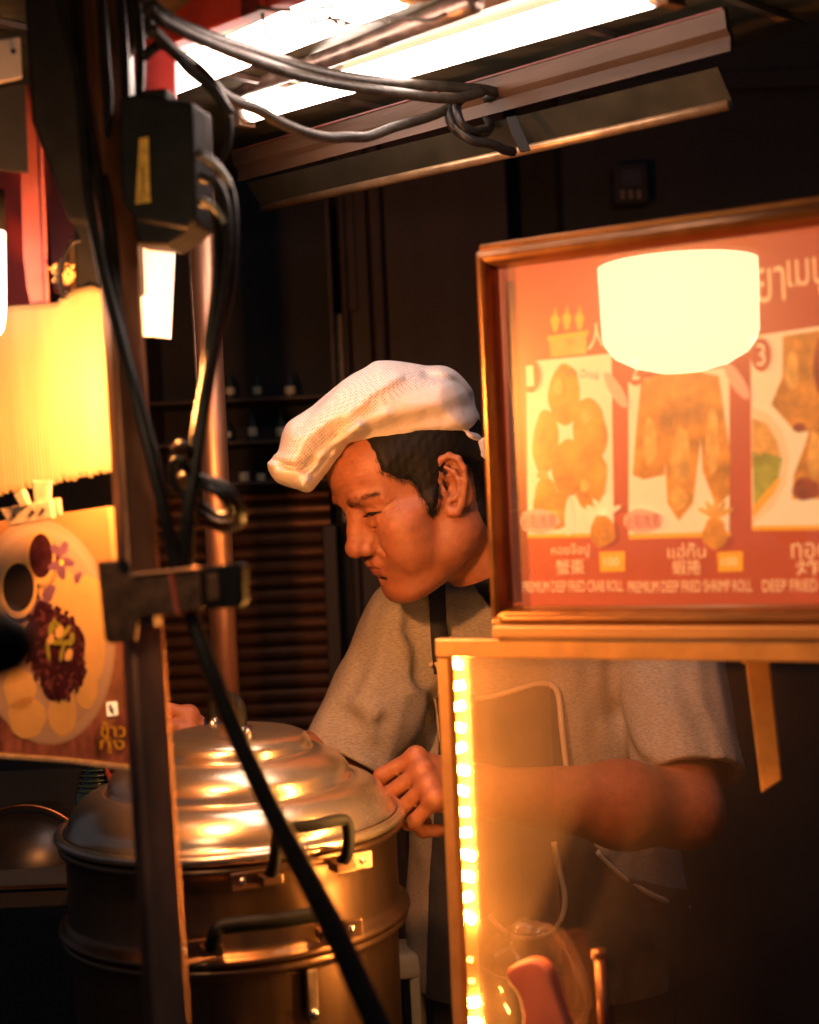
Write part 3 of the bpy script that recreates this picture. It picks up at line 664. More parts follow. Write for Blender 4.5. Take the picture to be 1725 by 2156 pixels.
# bulldog clip
cq = Plane(P(70, 1070, 1.21), (.97, -.25, 0), Z)
cl = empty('bulldog_clip', P(70, 1070, 1.21), 'worn white bulldog clip gripping the food poster', 'clip')
M_clip = mat('worn_white_clip', (.40, .30, .20), .5, vary=.35, scale=120)
part('jaw', vprism(cq, cq.poly([(12, 1072), (118, 1052), (124, 1092), (32, 1108), (24, 1092)]), .004, .010), M_clip, cl, bevel=.0012)
part('jaw', vprism(cq, cq.poly([(14, 1068), (120, 1048), (124, 1086), (26, 1100)]), -.008, -.003), M_clip, cl, bevel=.0012)
part('lever', vprism(cq, cq.poly([(44, 1042), (64, 1030), (76, 1062), (60, 1070)]), .006, .013), M_clip, cl, bevel=.0012)
part('hanger_tab', vprism(cq, cq.poly([(70, 1012), (108, 1012), (106, 1060), (76, 1062)]), -.003, .003), M_clip, cl, bevel=.0012)
for u, v in ((44, 1084), (104, 1074), (82, 1078)):
    part('rivet', vprism(cq, ell(*cq.hit(u, v), .0016, .0022, 12), .010, .0112), M_black, cl)

# ---------------------------------------------------------------- food poster
fq = Plane(P(120, 1340, 1.24), (.94, -.34, 0), Z)
fo_ = empty('food_poster', P(120, 1340, 1.24), 'laminated poster of an oval plate with dark red beans and two sauce bowls', 'poster')
M_fsheet = mat('print_basket_tan', (.52, .27, .11), .4, spec=.25, vary=.25, scale=5, trans=.35)
M_fred = mat('print_woven_red', (.42, .15, .11), .35, vary=.75, scale=60, stretch=(1.5, 1.5, .5), trans=.35)
M_plate = mat('print_plate', (.56, .38, .27), .5, spec=.15, vary=.08, scale=6, trans=.35)
M_rice = mat('print_egg', (.80, .52, .20), .5, spec=.15, vary=.15, trans=.35)
M_bean = mat('print_beans', (.06, .014, .024), .5, spec=.15, vary=.6, scale=120, trans=.35)
M_bean2 = mat('print_beans_light', (.17, .05, .06), .5, spec=.15, vary=.5, scale=140, trans=.35)
M_purple = mat('print_orchid', (.26, .12, .22), .5, spec=.15, vary=.3, scale=80, trans=.35)
M_gr = mat('print_spring_onion', (.42, .38, .05), .35, vary=.4, scale=120, trans=.35)
def fuv(name, uv, m, k, ab=None): 
    c = .002 + .00006 * k
    return part(name, vprism(fq, fq.poly(uv) if ab is None else ab, c, c + .00005), m, fo_)
part('sheet', vprism(fq, fq.poly([(-90, 1112), (60, 1088), (150, 1078), (234, 1066), (242, 1074), (256, 1250), (272, 1440), (282, 1600), (272, 1614), (150, 1600), (-90, 1582)]), -.002, .002), M_fsheet, fo_, bevel=.0006)
fuv('woven_mat_print', [(-90, 1440), (100, 1500), (276, 1470), (281, 1598), (270, 1604), (150, 1592), (-90, 1574)], M_fred, 1)
fuv('woven_mat_print', [(232, 1330), (262, 1330), (276, 1470), (230, 1540), (200, 1500)], mat('print_pinkish', (.45, .19, .11), .5, spec=.15, vary=.3, scale=30, trans=.35), 2)
fuv('plate_print', ell(95, 1330, 150, 238, 48, -.10), M_plate, 3)
fuv('plate_rim_print', ell(96, 1335, 142, 228, 48, -.10), mat('print_plate_inner', (.60, .42, .31), .5, spec=.15, trans=.35), 4)
fuv('plate_print', ell(98, 1332, 128, 210, 48, -.10), M_plate, 5)
for u, v, ru, rv in ((75, 1510, 40, 44), (150, 1500, 30, 50), (200, 1440, 24, 56), (222, 1370, 18, 60), (205, 1270, 34, 60), (140, 1240, 40, 42), (85, 1320, 22, 40), (60, 1450, 34, 44), (185, 1330, 60, 60)):
    fuv('egg_print', ell(u - 15, v, ru, rv, 24, 0, .06, u), M_rice, 6 + (u % 3))
fuv('bean_pile_print', ell(122, 1370, 58, 100, 60, -.25, .16, 3), M_bean, 10)
rb_ = random.Random(4); bits = []
for k in range(230):
    a = rb_.random() * 6.283; r_ = math.sqrt(rb_.random()); u = 122 + 60 * r_ * math.cos(a) + 14 * r_ * math.sin(a); v = 1372 + 102 * r_ * math.sin(a)
    bits.append((u, v, rb_.uniform(2.5, 6), rb_.uniform(4, 10), rb_.uniform(-.8, .8), rb_.random()))
bA_, bB_ = [], []
for i, (u, v, ru, rv, ro, h) in enumerate(bits):
    (bA_ if h < .45 else bB_).append(vprism(fq, fq.poly(ell(u, v, ru, rv, 8, ro)), .00275 + .000004 * (i % 20), .00281 + .000004 * (i % 20)))
o = part('bean_bits', bA_, M_bean2, fo_); o['kind'] = 'stuff'
o = part('bean_bits', bB_, M_bean, fo_); o['kind'] = 'stuff'
for i, (u, v, ru, rv, ro) in enumerate([(118, 1320, 6, 20, .3), (132, 1336, 5, 22, -.4), (146, 1330, 5, 18, .7), (126, 1352, 14, 6, .2), (150, 1352, 14, 6, -.3), (110, 1368, 4, 24, -.1), (140, 1372, 4, 22, .2), (160, 1345, 6, 14, .2), (134, 1318, 5, 14, -.7)]):
    fuv('onion_print', ell(u - 4, v, ru, rv, 14, ro, .15, i), M_gr, 16 + i)
for i, (u, v, ru, rv) in enumerate([(130, 1330, 8, 14), (150, 1378, 8, 14), (112, 1345, 7, 12)]):
    fuv('egg_crumb_print', ell(u, v, ru, rv, 12, .3, .1, i), M_rice, 26)
for u, v, ru, rv, m in ((43, 1236, 36, 56, mat('print_soy_black', (.02, .014, .016), .6, spec=.05)), (90, 1170, 28, 52, M_bean)):
    fuv('bowl_shadow_print', ell(u + 6, v + 14, ru + 4, rv + 4, 30), M_bean, 8)
    fuv('bowl_print', ell(u, v + 4, ru + 3, rv + 4, 30), M_rice, 9); fuv('sauce_print', ell(u, v, ru - 3, rv - 5, 30), m, 10)
for i in range(5):
    a = R(72 * i + 10); fuv('orchid_print', ell(132 + 12 * math.cos(a), 1178 + 26 * math.sin(a), 9, 17, 14, a + math.pi / 2, .12, i), M_purple, 9 + i)
fuv('orchid_print', ell(134, 1184, 4, 7, 10), M_p_yel, 15)
for u, v, s_ in ((106, 1250, 1), (82, 1278, .9), (168, 1215, .6)):
    fuv('orchid_print', ell(u, v, 12 * s_, 22 * s_, 16, .4, .2, u), M_purple, 9)
fuv('badge_print', [(228, 1478), (250, 1476), (252, 1504), (230, 1507)], M_p_white, 12)
fuv('badge_mark_print', [(232, 1482), (240, 1482), (240, 1490), (248, 1490), (242, 1496), (248, 1502), (238, 1502), (234, 1496)], M_p_dark, 14)
def fwords(body, u0, v0, u1, h, m, k=14):
    a0, _ = fq.hit(u0, v0); a1, _ = fq.hit(u1, v0); a, b = fq.hit((u0 + u1) / 2, v0)
    part('lettering', vtext(body, fq, a, b, .0021 + .00006 * k, px(h, 1.2), a1 - a0), m, fo_)
M_ylet = mat('print_yellow_letter', (.78, .46, .03), .4)
fwords('\u0e02\u0e49\u0e32\u0e27', 216, 1534, 268, 34, M_ylet); fwords('\u0e01\u0e38\u0e49\u0e07', 214, 1566, 266, 38, M_ylet)
for v0, v1 in ((1604, 1612),):
    part('edge_tape', vprism(fq, fq.poly([(-90, 1580), (150, 1596), (282, 1612), (278, 1624), (150, 1606), (-90, 1590)]), -.003, .003), M_clip, fo_, bevel=.0008)
part('glare_strip', vprism(fq, fq.poly([(228, 1072), (250, 1066), (258, 1180), (246, 1250)]), .0022, .0034), mat('painted_glare', (.45, .27, .11), .3), fo_)  # glare on the poster's corner, painted as a pale strip
kb = empty('dark_smudge_shape', P(10, 1360, .62), 'blurred black round shape added before the left side of the food poster', 'shape')  # shape added to make the dark smudge over the poster
part('rod', vtube([P(-260, 1330, .62), P(0, 1352, .62)], .006, 12, 1, False), M_black, kb, True)
part('ball', vlathe([(.0003, -.022), (.008, -.0205), (.014, -.016), (.0165, -.008), (.016, .004), (.011, .014), (.005, .018), (.0003, .019)], P(-14, 1356, .62), 28, (P(40, 1362, .62) - P(-14, 1356, .62))), M_black, kb, True)
# ---------------------------------------------------------------- bracket
bq = Plane(P(300, 1260, 1.03), (.985, -.17, 0), Z)
bk = empty('steel_bracket', P(300, 1260, 1.03), 'speckled T-shaped steel bracket strapped across the square post', 'bracket')
part('plate', vprism(bq, bq.poly([(210, 1182), (254, 1178), (272, 1188), (274, 1204), (292, 1211), (330, 1208), (402, 1202), (428, 1200), (432, 1282), (380, 1290), (306, 1298), (296, 1306), (290, 1348), (236, 1354), (226, 1344)]), .0, .006), M_bracket, bk, bevel=.0014)
part('flange', vprism(bq, bq.poly([(284, 1206), (404, 1194), (428, 1192), (428, 1200), (402, 1204), (330, 1211), (292, 1213)]), -.010, .008), M_steel, bk, bevel=.001)
part('socket', vprism(bq, bq.poly([(430, 1196), (504, 1184), (512, 1190), (514, 1270), (506, 1278), (434, 1284)]), -.016, .004), M_black, bk, bevel=.002)
part('socket_rim', vprism(bq, bq.poly([(440, 1210), (466, 1206), (468, 1262), (442, 1266)]), .004, .006), M_bracket, bk, bevel=.0008)
part('slot_cap', vprism(bq, ell(*bq.hit(268, 1192), .0042, .006, 16, .4), .006, .0066), M_black, bk)
part('clamp_tongue', vprism(bq, bq.poly([(256, 1280), (320, 1276), (322, 1320), (262, 1326)]), -.02, -.002), M_steel_dark, bk, bevel=.001)
rbn = part('rubber_band', vprism(bq, bq.poly([(362, 1203), (370, 1203), (386, 1292), (377, 1293)]), .006, .0078), mat('red_rubber_band', (.55, .10, .05), .5), None, bevel=.0005)
tag(rbn, 'thin red rubber band stretched round the steel bracket', 'rubber band')

# ---------------------------------------------------------------- power box
aq = Plane(P(340, 360, 1.14), (.97, -.25, 0), Z)
pb = empty('power_box', P(340, 360, 1.14), 'black power box with a worn yellow sticker hung among the cables', 'power box')
part('case', vprism(aq, aq.poly([(262, 212), (300, 204), (418, 222), (426, 470), (404, 490), (300, 470), (266, 440)]), -.03, .012), M_black, pb, bevel=.004, seg=3)
part('base', vprism(aq, aq.poly([(266, 436), (424, 440), (426, 478), (398, 500), (362, 524), (278, 516), (268, 470)]), -.028, .008), M_black, pb, bevel=.004, seg=3)
part('sticker', vprism(aq, aq.poly([(308, 300), (326, 296), (330, 420), (332, 432), (300, 436), (302, 400)]), .012, .0126), mat('worn_yellow_sticker', (.72, .40, .03), .5, vary=.4, scale=90), pb)
part('sticker_print', vprism(aq, aq.poly([(312, 360), (318, 360), (319, 412), (314, 414)]), .0127, .0129), mat('faded_black_print', (.2, .11, .02), .5), pb)
part('mount_ear', vprism(aq, aq.poly([(300, 190), (352, 186), (352, 214), (300, 212)]), -.02, .002), M_black, pb, bevel=.002)
# white card below the box
wq = Plane(P(320, 610, 1.30), X, Z)
wc = empty('white_card', P(320, 610, 1.30), 'creased white plastic card with an added glow below the black power box', 'card')
M_card = mat('added_glow_card', (.86, .76, .70), .5, vary=.06, scale=20, stretch=(6, 6, .5), emit=(1, .80, .68), estr=.75)  # emission added so the card looks brightly lit
v0 = [wq.at(*wq.hit(278, 508), .0), wq.at(*wq.hit(334, 520), .012), wq.at(*wq.hit(362, 506), -.02), wq.at(*wq.hit(352, 708), -.02), wq.at(*wq.hit(326, 712), .012), wq.at(*wq.hit(290, 708), 0)]
v1 = [p + Y * .003 for p in v0]
part('sheet', (v0 + v1, [(0, 5, 4, 1), (1, 4, 3, 2), (6, 7, 10, 11), (7, 8, 9, 10)] + [(i, (i + 1) % 6, 6 + (i + 1) % 6, 6 + i) for i in range(6)]), M_card, wc)

# ---------------------------------------------------------------- cables
def cable(pts, r, m, label, n=10, cat='cable', group=None, parts=True):
    o = part('cable', vtube([P(*p) for p in pts], r, n, 7), m, None, True)
    return tag(o, label, cat, group)
G = 'black cables under the canopy'
cable([(300, -10, 1.14), (345, 32, 1.15), (400, 62, 1.18), (520, 104, 1.27), (650, 145, 1.36), (780, 170, 1.44), (940, 183, 1.52), (1015, 188, 1.55), (1042, 196, 1.57), (1020, 206, 1.58)], .0056, M_cabledust, 'upper of two thick cables sweeping from the post to the beam', 14, group=G)
cable([(310, 15, 1.12), (350, 46, 1.14), (470, 102, 1.22), (600, 150, 1.30), (700, 175, 1.37), (830, 195, 1.44), (950, 208, 1.50), (1015, 194, 1.54)], .0054, M_cabledust, 'lower of two thick cables sweeping from the post to the beam', 14, group=G)
cable([(318, 60, 1.12), (360, 102, 1.14), (420, 150, 1.17), (470, 200, 1.21), (500, 216, 1.23), (545, 232, 1.26), (590, 258, 1.29), (640, 279, 1.33), (690, 290, 1.37), (735, 289, 1.40), (775, 288, 1.43), (830, 268, 1.46), (880, 254, 1.49), (920, 240, 1.51), (958, 222, 1.53)], .0052, M_cabledust, 'wavy dusty cable sagging under the lamps to the knot', 14, group=G)
kn = empty('cable_knot', P(985, 255, 1.56), 'knotted loop of black cable tied round the channel beam', 'cable knot')
for pts in ([(962, 205, 1.53), (945, 235, 1.52), (955, 268, 1.52), (985, 288, 1.53), (1015, 286, 1.55), (1032, 265, 1.58), (1022, 240, 1.60)],
            [(985, 200, 1.55), (962, 222, 1.52), (972, 262, 1.515), (1000, 278, 1.53), (1024, 276, 1.56)],
            [(952, 262, 1.52), (990, 294, 1.52), (1035, 303, 1.53), (1060, 315, 1.54), (1082, 320, 1.55)]):
    part('loop', vtube([P(*p) for p in pts], .0052, 12, 8), M_cable, kn, True)
hs = Plane(P(1095, 285, 1.52), X, Z)
tag(part('strap', vprism(hs, hs.poly([(1066, 248), (1088, 244), (1104, 282), (1118, 318), (1096, 322), (1078, 286)]), 0, .003), M_black, None, bevel=.0008), 'short black strap hanging off the beam beside the knot', 'strap')
cable([(330, 85, 1.15), (395, 120, 1.16), (445, 165, 1.16), (475, 215, 1.16), (484, 262, 1.16), (480, 310, 1.16), (462, 342, 1.16)], .0028, M_cable, 'thin black cable curving round to the right of the power box', 8, group=G)
cable([(300, 120, 1.13), (345, 95, 1.14), (400, 150, 1.15), (450, 190, 1.15), (486, 240, 1.15)], .0042, M_cable, 'short black cable bending over the red hanger', 10, group=G)
# bundle right of the power box running down to the bracket
G2 = 'black cables hanging down the left post'
bund = [([(415, 320, 1.11), (450, 345, 1.11), (482, 395, 1.11), (492, 470, 1.10), (487, 590, 1.09), (458, 720, 1.08), (428, 880, 1.06), (402, 1060, 1.05), (388, 1195, 1.05)], .0042, 'outermost cable bowing right beside the power box'),
        ([(418, 372, 1.10), (455, 385, 1.10), (474, 430, 1.095), (480, 500, 1.09), (470, 610, 1.08), (446, 740, 1.07), (416, 900, 1.06), (394, 1070, 1.05), (380, 1195, 1.05)], .0040, 'second cable bowing right beside the power box'),
        ([(420, 425, 1.10), (448, 440, 1.10), (458, 500, 1.09), (455, 600, 1.08), (438, 720, 1.075), (432, 820, 1.07), (412, 960, 1.06), (402, 1100, 1.05), (398, 1195, 1.05)], .0036, 'innermost cable bowing right beside the power box')]
for pts, r, lab in bund: cable(pts, r, M_cable, lab, 12, group=G2)
cable([(120, -20, 1.16), (165, 180, 1.15), (186, 400, 1.12), (215, 560, 1.10), (250, 700, 1.08), (284, 830, 1.06), (316, 950, 1.05), (346, 1080, 1.045), (372, 1190, 1.045), (402, 1290, 1.04), (440, 1400, 1.03), (500, 1550, 1.02), (570, 1700, 1.01), (640, 1835, 1.0), (700, 1950, .99), (765, 2090, .98), (830, 2230, .97)], [.0044, .0044, .0046, .0048, .005, .0058, .0068, .0076, .009, .0094], M_cable, 'long thick black cable slanting down across the steamer', 16, group=G2)
cable([(150, -20, 1.18), (195, 300, 1.14), (222, 480, 1.12), (240, 600, 1.11), (262, 720, 1.10), (300, 860, 1.09), (330, 980, 1.07), (352, 1100, 1.06), (378, 1200, 1.055)], .0038, M_cable, 'thinner black cable beside the long slanting one', 12, group=G2)
cable([(190, 40, 1.19), (210, 260, 1.16), (228, 420, 1.13), (246, 560, 1.12), (256, 700, 1.11), (262, 820, 1.11)], .0034, M_cable, 'short black cable running down the upper left upright', 10, group=G2)
for i, u in enumerate((222, 262, 296)):
    cable([(u - 10, -20, 1.17), (u, 120, 1.16), (u + 6 - 4 * i, 240, 1.15), (u + 12 * i - 14, 420, 1.145)], .004, M_cable, ('left', 'middle', 'right')[i] + ' one of the three black leads dropping behind the power box', 10, group=G2)
# lighter twisted leads by the box
for i, (pts, lab) in enumerate((([(425, 330, 1.10), (450, 345, 1.09), (470, 365, 1.09), (484, 392, 1.09)], 'upper short grey twisted lead right of the power box'), ([(425, 420, 1.10), (446, 432, 1.09), (464, 452, 1.09), (476, 470, 1.09)], 'lower short grey twisted lead right of the power box'))):
    cable(pts, .0026, mat('grey_lead', (.2, .19, .15), .3, vary=.6, scale=300), lab, 8, group=G2)
# spare loops
co = empty('cable_coil', P(435, 1030, 1.08), 'coil of spare black cable tied to the hanging bundle', 'cable coil')
def loop(cu, cv, ru, rv, rot, d, tilt, r=.0032):
    pts = []
    for i in range(21):
        a = 2 * math.pi * i / 20 + .4; x, y = ru * math.cos(a), rv * math.sin(a)
        pts.append((cu + x * math.cos(rot) - y * math.sin(rot), cv + x * math.sin(rot) + y * math.cos(rot), d + tilt * math.sin(a)))
    part('loop', vtube([P(*p) for p in pts], r, 10, 3), M_cable, co, True)
loop(448, 1058, 66, 34, .62, 1.07, .02); loop(440, 1048, 72, 30, .58, 1.075, .025); loop(452, 1064, 58, 38, .66, 1.08, .015); loop(445, 1054, 50, 20, .55, 1.065, .02); loop(456, 1062, 64, 42, .7, 1.085, .02)
for pts in ([(362, 985, 1.06), (372, 968, 1.05), (392, 985, 1.05), (408, 1030, 1.06)], [(368, 945, 1.06), (382, 936, 1.05), (398, 950, 1.05), (396, 980, 1.06)], [(362, 985, 1.06), (368, 1020, 1.06), (392, 1056, 1.06)]):
    part('loop', vtube([P(*p) for p in pts], .0032, 10, 6), M_cable, co, True)

# ---------------------------------------------------------------- steamer
PC = P(489, 1728, 1.47); RP = .1745
tl = R(.5)
UPV = Vector((-math.sin(tl), 0, math.cos(tl)))             # the whole stack leans a hair
def az(deg):                                               # direction from the axis, 0 = towards the camera, + = right
    a = R(deg); return Vector((math.sin(a), -math.cos(a), 0))
ld = empty('domed_cover', PC, 'domed three-step aluminium lid on the steamer, with a black top handle', 'lid')
pf = [(RP * 1.0, -.004), (RP * 1.012, .001), (RP * 1.0, .006), (RP * .975, .006), (RP * .955, .009), (RP * .94, .017), (RP * .90, .027), (RP * .84, .0365), (RP * .775, .0405), (RP * .742, .0405), (RP * .722, .0395), (RP * .714, .0430), (RP * .708, .0490), (RP * .69, .0555), (RP * .64, .064), (RP * .57, .0705), (RP * .52, .0728), (RP * .498, .0724), (RP * .490, .0760), (RP * .482, .0815), (RP * .455, .0875), (RP * .38, .0925), (RP * .25, .0958), (RP * .1, .0972), (.0004, .0974)]
def refine(pf, it=2):
    for _ in range(it):
        o = [pf[0]]
        for a, b in zip(pf, pf[1:]): o += [(a[0] * .75 + b[0] * .25, a[1] * .75 + b[1] * .25), (a[0] * .25 + b[0] * .75, a[1] * .25 + b[1] * .75)]
        pf = o + [pf[-1]]
    return pf
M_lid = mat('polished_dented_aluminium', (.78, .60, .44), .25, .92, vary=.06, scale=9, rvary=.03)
part('dome', vlathe(refine(pf[3:]), PC, 128, UPV), M_lid, ld, True)
rimp = [(RP * 1.0 + .0052 * math.cos(t), .001 + .0052 * math.sin(t)) for t in np.linspace(-math.pi, math.pi, 15)]
part('rolled_rim', vlathe(rimp, PC, 128, UPV), M_lid, ld, True)
# top handle
th = az(28); top = PC + UPV * .0962
ha, hb = top - th * .042, top + th * .042
hpts = [ha + UPV * .004, ha + UPV * .020, ha + UPV * .030 + th * .008, top + UPV * .034, hb + UPV * .030 - th * .008, hb + UPV * .020, hb + UPV * .004]
part('handle', vtube(hpts, .0055, 14, 6), M_black, ld, True)
for e, s_ in ((ha, -1), (hb, 1)):
    part('handle_foot', vlathe([(0, .008), (.006, .007), (.010, .0), (.010, -.004)], e, 18, UPV), M_alu, ld, True)
    part('rivet', vlathe([(0, .007), (.003, .0062), (.0045, .003), (.0045, -.003)], e + th * s_ * .016 - UPV * .001, 14, UPV), M_alu, ld, True)
part('steam_mark', vlathe([(.022, .0), (.0228, .0004), (.0236, .0)], PC + az(28) * .040 + UPV * .0925, 28, UPV), M_alu, ld, True)

def bail(c, deg, r, zc, halfw, drop, rise, out, rad, name='handle', brk=True, parent=None):
    """U handle on the wall of a pot: arch of black plastic on two metal brackets"""
    n_ = az(deg); t_ = Vector((n_.y * -1, n_.x, 0)).normalized(); b0 = c + UPV * zc
    pa = []
    q = lambda s, o, h: b0 + n_ * (r + o) + t_ * s + UPV * h
    pts = [q(-halfw, .012, -drop), q(-halfw, out * .8, -drop * .3), q(-halfw * .97, out, rise * .6), q(-halfw * .82, out, rise), q(0, out + .004, rise), q(halfw * .82, out, rise), q(halfw * .97, out, rise * .6), q(halfw, out * .8, -drop * .3), q(halfw, .012, -drop)]
    part(name, vtube(pts, rad, 14, 6), M_black, parent, True)
    for s in (-1, 1):
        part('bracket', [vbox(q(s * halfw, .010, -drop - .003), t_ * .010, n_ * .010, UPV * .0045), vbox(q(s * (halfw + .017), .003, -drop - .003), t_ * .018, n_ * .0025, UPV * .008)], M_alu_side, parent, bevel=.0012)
        part('rivet', vlathe([(0, .0022), (.0025, .002), (.0035, 0)], q(s * (halfw + .024), .0055, -drop - .003), 12, n_), M_alu, parent, True)
up = empty('steamer_pot', PC - UPV * .1, 'upper aluminium tier of the steamer under the lid, black handle in front', 'steamer pot')
wp = [(RP * .90, -.006), (RP * .985, -.006), (RP * 1.005, -.0085), (RP * 1.005, -.0125), (RP * .985, -.0145), (RP * .968, -.018), (RP * .966, -.04), (RP * .968, -.080), (RP * .975, -.084), (RP * .995, -.088), (RP * 1.025, -.0905), (RP * 1.03, -.0935), (RP * 1.02, -.096), (RP * .95, -.096)]
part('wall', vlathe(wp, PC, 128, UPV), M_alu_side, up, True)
bail(PC, 29, RP * .97, .004, .037, .018, .026, .030, .0058, parent=up)
lo = empty('boiling_pot', PC - UPV * .3, 'tall lower pot of the steamer with a thick black bar handle', 'steamer pot')
wl = [(RP * .93, -.098), (RP * 1.005, -.099), (RP * 1.015, -.1025), (RP * 1.005, -.106), (RP * .96, -.109), (RP * .95, -.114), (RP * .945, -.20), (RP * .94, -.42), (RP * .90, -.45), (.001, -.452)]
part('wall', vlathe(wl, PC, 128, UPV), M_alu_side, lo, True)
bail(PC, 17, RP * .97, -.062, .054, .010, .012, .032, .0072, parent=up)
n_ = az(30)
part('latch', [vbox(PC + n_ * (RP * .95 + .006) - UPV * .135, Vector((-n_.y, n_.x, 0)) * -.006, n_ * .0025, UPV * .026)], M_steel_dark, lo, bevel=.002)
part('latch_stud', vlathe([(0, .006), (.004, .005), (.0055, 0)], PC + n_ * (RP * .95 + .008) - UPV * .150, 14, n_), M_alu, lo, True)
zb = (PC - UPV * .452).z
st = empty('gas_stove', (PC.x, PC.y, 0), 'black gas stove stand below the steamer', 'stove')
part('burner_ring', vlathe([(.10, zb - .001), (.17, zb - .001), (.17, zb - .02), (.10, zb - .02), (.10, zb - .001)], (PC.x, PC.y, 0), 48), M_black, st)
for a in (45, 135, 225, 315):
    part('leg', vbar(Vector((PC.x, PC.y, zb - .02)) + az(a) * .15, Vector((PC.x, PC.y, 0)) + az(a) * .2, .025, .025), M_black, st)

# dark wok with its hoop handle behind the poster and a pan edge
wk = empty('dark_wok', P(70, 1850, 1.75), 'dark wok with a thin steel hoop handle, left of the steamer', 'wok')
M_wok = mat('sooty_wok_iron', (.035, .03, .03), .35, .6, vary=.4, scale=20)
wc_ = P(75, 1830, 1.80)
part('dome', vlathe(refine([(.098, -.02), (.098, .0), (.090, .035), (.070, .062), (.04, .08), (.0005, .086)]), wc_, 64), M_wok, wk, True)
part('rim', vlathe([(.098 + .003 * math.cos(t), .0 + .003 * math.sin(t)) for t in np.linspace(-math.pi, math.pi, 9)], wc_, 64), M_steel_dark, wk, True)
part('hoop', vtube([wc_ + Vector((.088 * math.cos(a), -.05, .088 * math.sin(a) + .003)) for a in np.linspace(.25, 2.9, 14)], .0022, 8, 4), M_steel, wk, True)
sb = empty('side_table', P(30, 1890, 1.8), 'dark side table with thin metal edges, left of the steamer', 'table')
zt_ = P(60, 1868, 1.62).z
part('top', vbox((P(20, 1868, 1.62).x - .12, 1.86, zt_ - .012), X * .24, Y * .24, Z * .012), M_walldark, sb, bevel=.002)
part('edge', vbox((P(20, 1868, 1.62).x - .12, 1.618, zt_ + .001), X * .24, Y * .002, Z * .002), M_steel, sb)
part('splashback', vbox((P(20, 1868, 1.62).x - .12, 2.05, zt_ + .030), X * .24, Y * .004, Z * .030), M_walldark, sb, bevel=.001)
for sx in (-1, 1):
    for sy in (-1, 1):
        part('leg', vbox((P(20, 1868, 1.62).x - .12 + sx * .21, 1.86 + sy * .21, (zt_ - .024) / 2), X * .015, Y * .015, Z * ((zt_ - .024) / 2)), M_walldark, sb)
# bottle in the gap
gb = empty('glass_bottle', P(214, 1660, 1.66), 'dark glinting glass bottle between the poster and the steamer', 'bottle')
c = P(212, 1760, 1.72)
part('body', vlathe([(0, 0), (.026, 0), (.028, .006), (.028, .05), (.012, .085), (.010, .12), (0, .12)], c, 32), mat('dark_bottle_glass', (.02, .04, .03), .06, coat=1), gb, True)
for i in range(9):
    z_ = .058 + .006 * i; r_ = .026 - .0016 * i
    part('rib', vlathe([(r_ + .0015 * math.cos(t), z_ + .0015 * math.sin(t)) for t in np.linspace(-math.pi, math.pi, 7)], c, 28), MATS['dark_bottle_glass'], gb, True)
for (u, v, ru, rv), lab in zip(((236, 1624, 15, 24), (335, 1628, 18, 12)), ('small pink sausage end hanging under the food poster', 'pink sausage end peeping out behind the lid')):
    c = P(u, v, 1.68)
    tag(part('sausage', vtube([c + Z * px(rv * 2.5, 1.68), c, c - Z * px(rv, 1.68)], [px(ru, 1.68), px(ru, 1.68), px(ru * .5, 1.68)], 16, 6), mat('pink_sausage', (.50, .10, .10), .4), None, True), lab, 'sausage', 'sausages by the steamer')
# pale stool behind the steamer
so = empty('stool', P(880, 2010, 1.85), 'pale plastic stool standing in the dark between the steamer and the case', 'stool')
c = P(850, 2025, 1.92); M_stool = mat('pale_stool_plastic', (.46, .42, .34), .5)
part('seat', vlathe(refine([(0, .022), (.034, .022), (.040, .016), (.042, -.010), (.036, -.012)]), c, 48), M_stool, so, True)
for a in (25, 145, 265):
    q_ = c + az(a) * .034; part('leg', vbar(q_ - Z * .01, Vector((q_.x + .02 * math.sin(R(a)), q_.y, 0)), .014, .014), M_stool, so, bevel=.003)
# ---------------------------------------------------------------- the cook: distance fields turned into meshes
class Vox:
    def __init__(s, lo, hi, h):
        s.lo = np.array(lo, float); s.h = h; s.n = np.ceil((np.array(hi, float) - s.lo) / h).astype(int) + 1
        s.D = np.full(s.n, 1e3, np.float32); s.ax = [(s.lo[i] + h * np.arange(s.n[i])).astype(np.float32) for i in range(3)]
    def grid(s, sl=None):
        sl = sl or (slice(None),) * 3
        return s.ax[0][sl[0]][:, None, None], s.ax[1][sl[1]][None, :, None], s.ax[2][sl[2]][None, None, :]
    def box(s, lo, hi):
        o = []
        for i in range(3):
            a = int(max(0, np.floor((lo[i] - s.lo[i]) / s.h))); b = int(min(s.n[i], np.ceil((hi[i] - s.lo[i]) / s.h) + 1)); o.append(slice(a, max(a, b)))
        return tuple(o)
    def op(s, prim, k, mode='u'):
        f, lo, hi = prim; m = k + 3 * s.h if mode == 'u' else k + s.h * 2
        sl = s.box(np.array(lo) - m, np.array(hi) + m); d = s.D[sl]
        if d.size == 0: return
        b = f(*s.grid(sl)).astype(np.float32)
        if mode == 'u': h = np.maximum(k - np.abs(d - b), 0); s.D[sl] = np.minimum(d, b) - h * h / (4 * k + 1e-9)
        elif mode == 's': h = np.maximum(k - np.abs(d + b), 0); s.D[sl] = np.maximum(d, -b) + h * h / (4 * k + 1e-9)
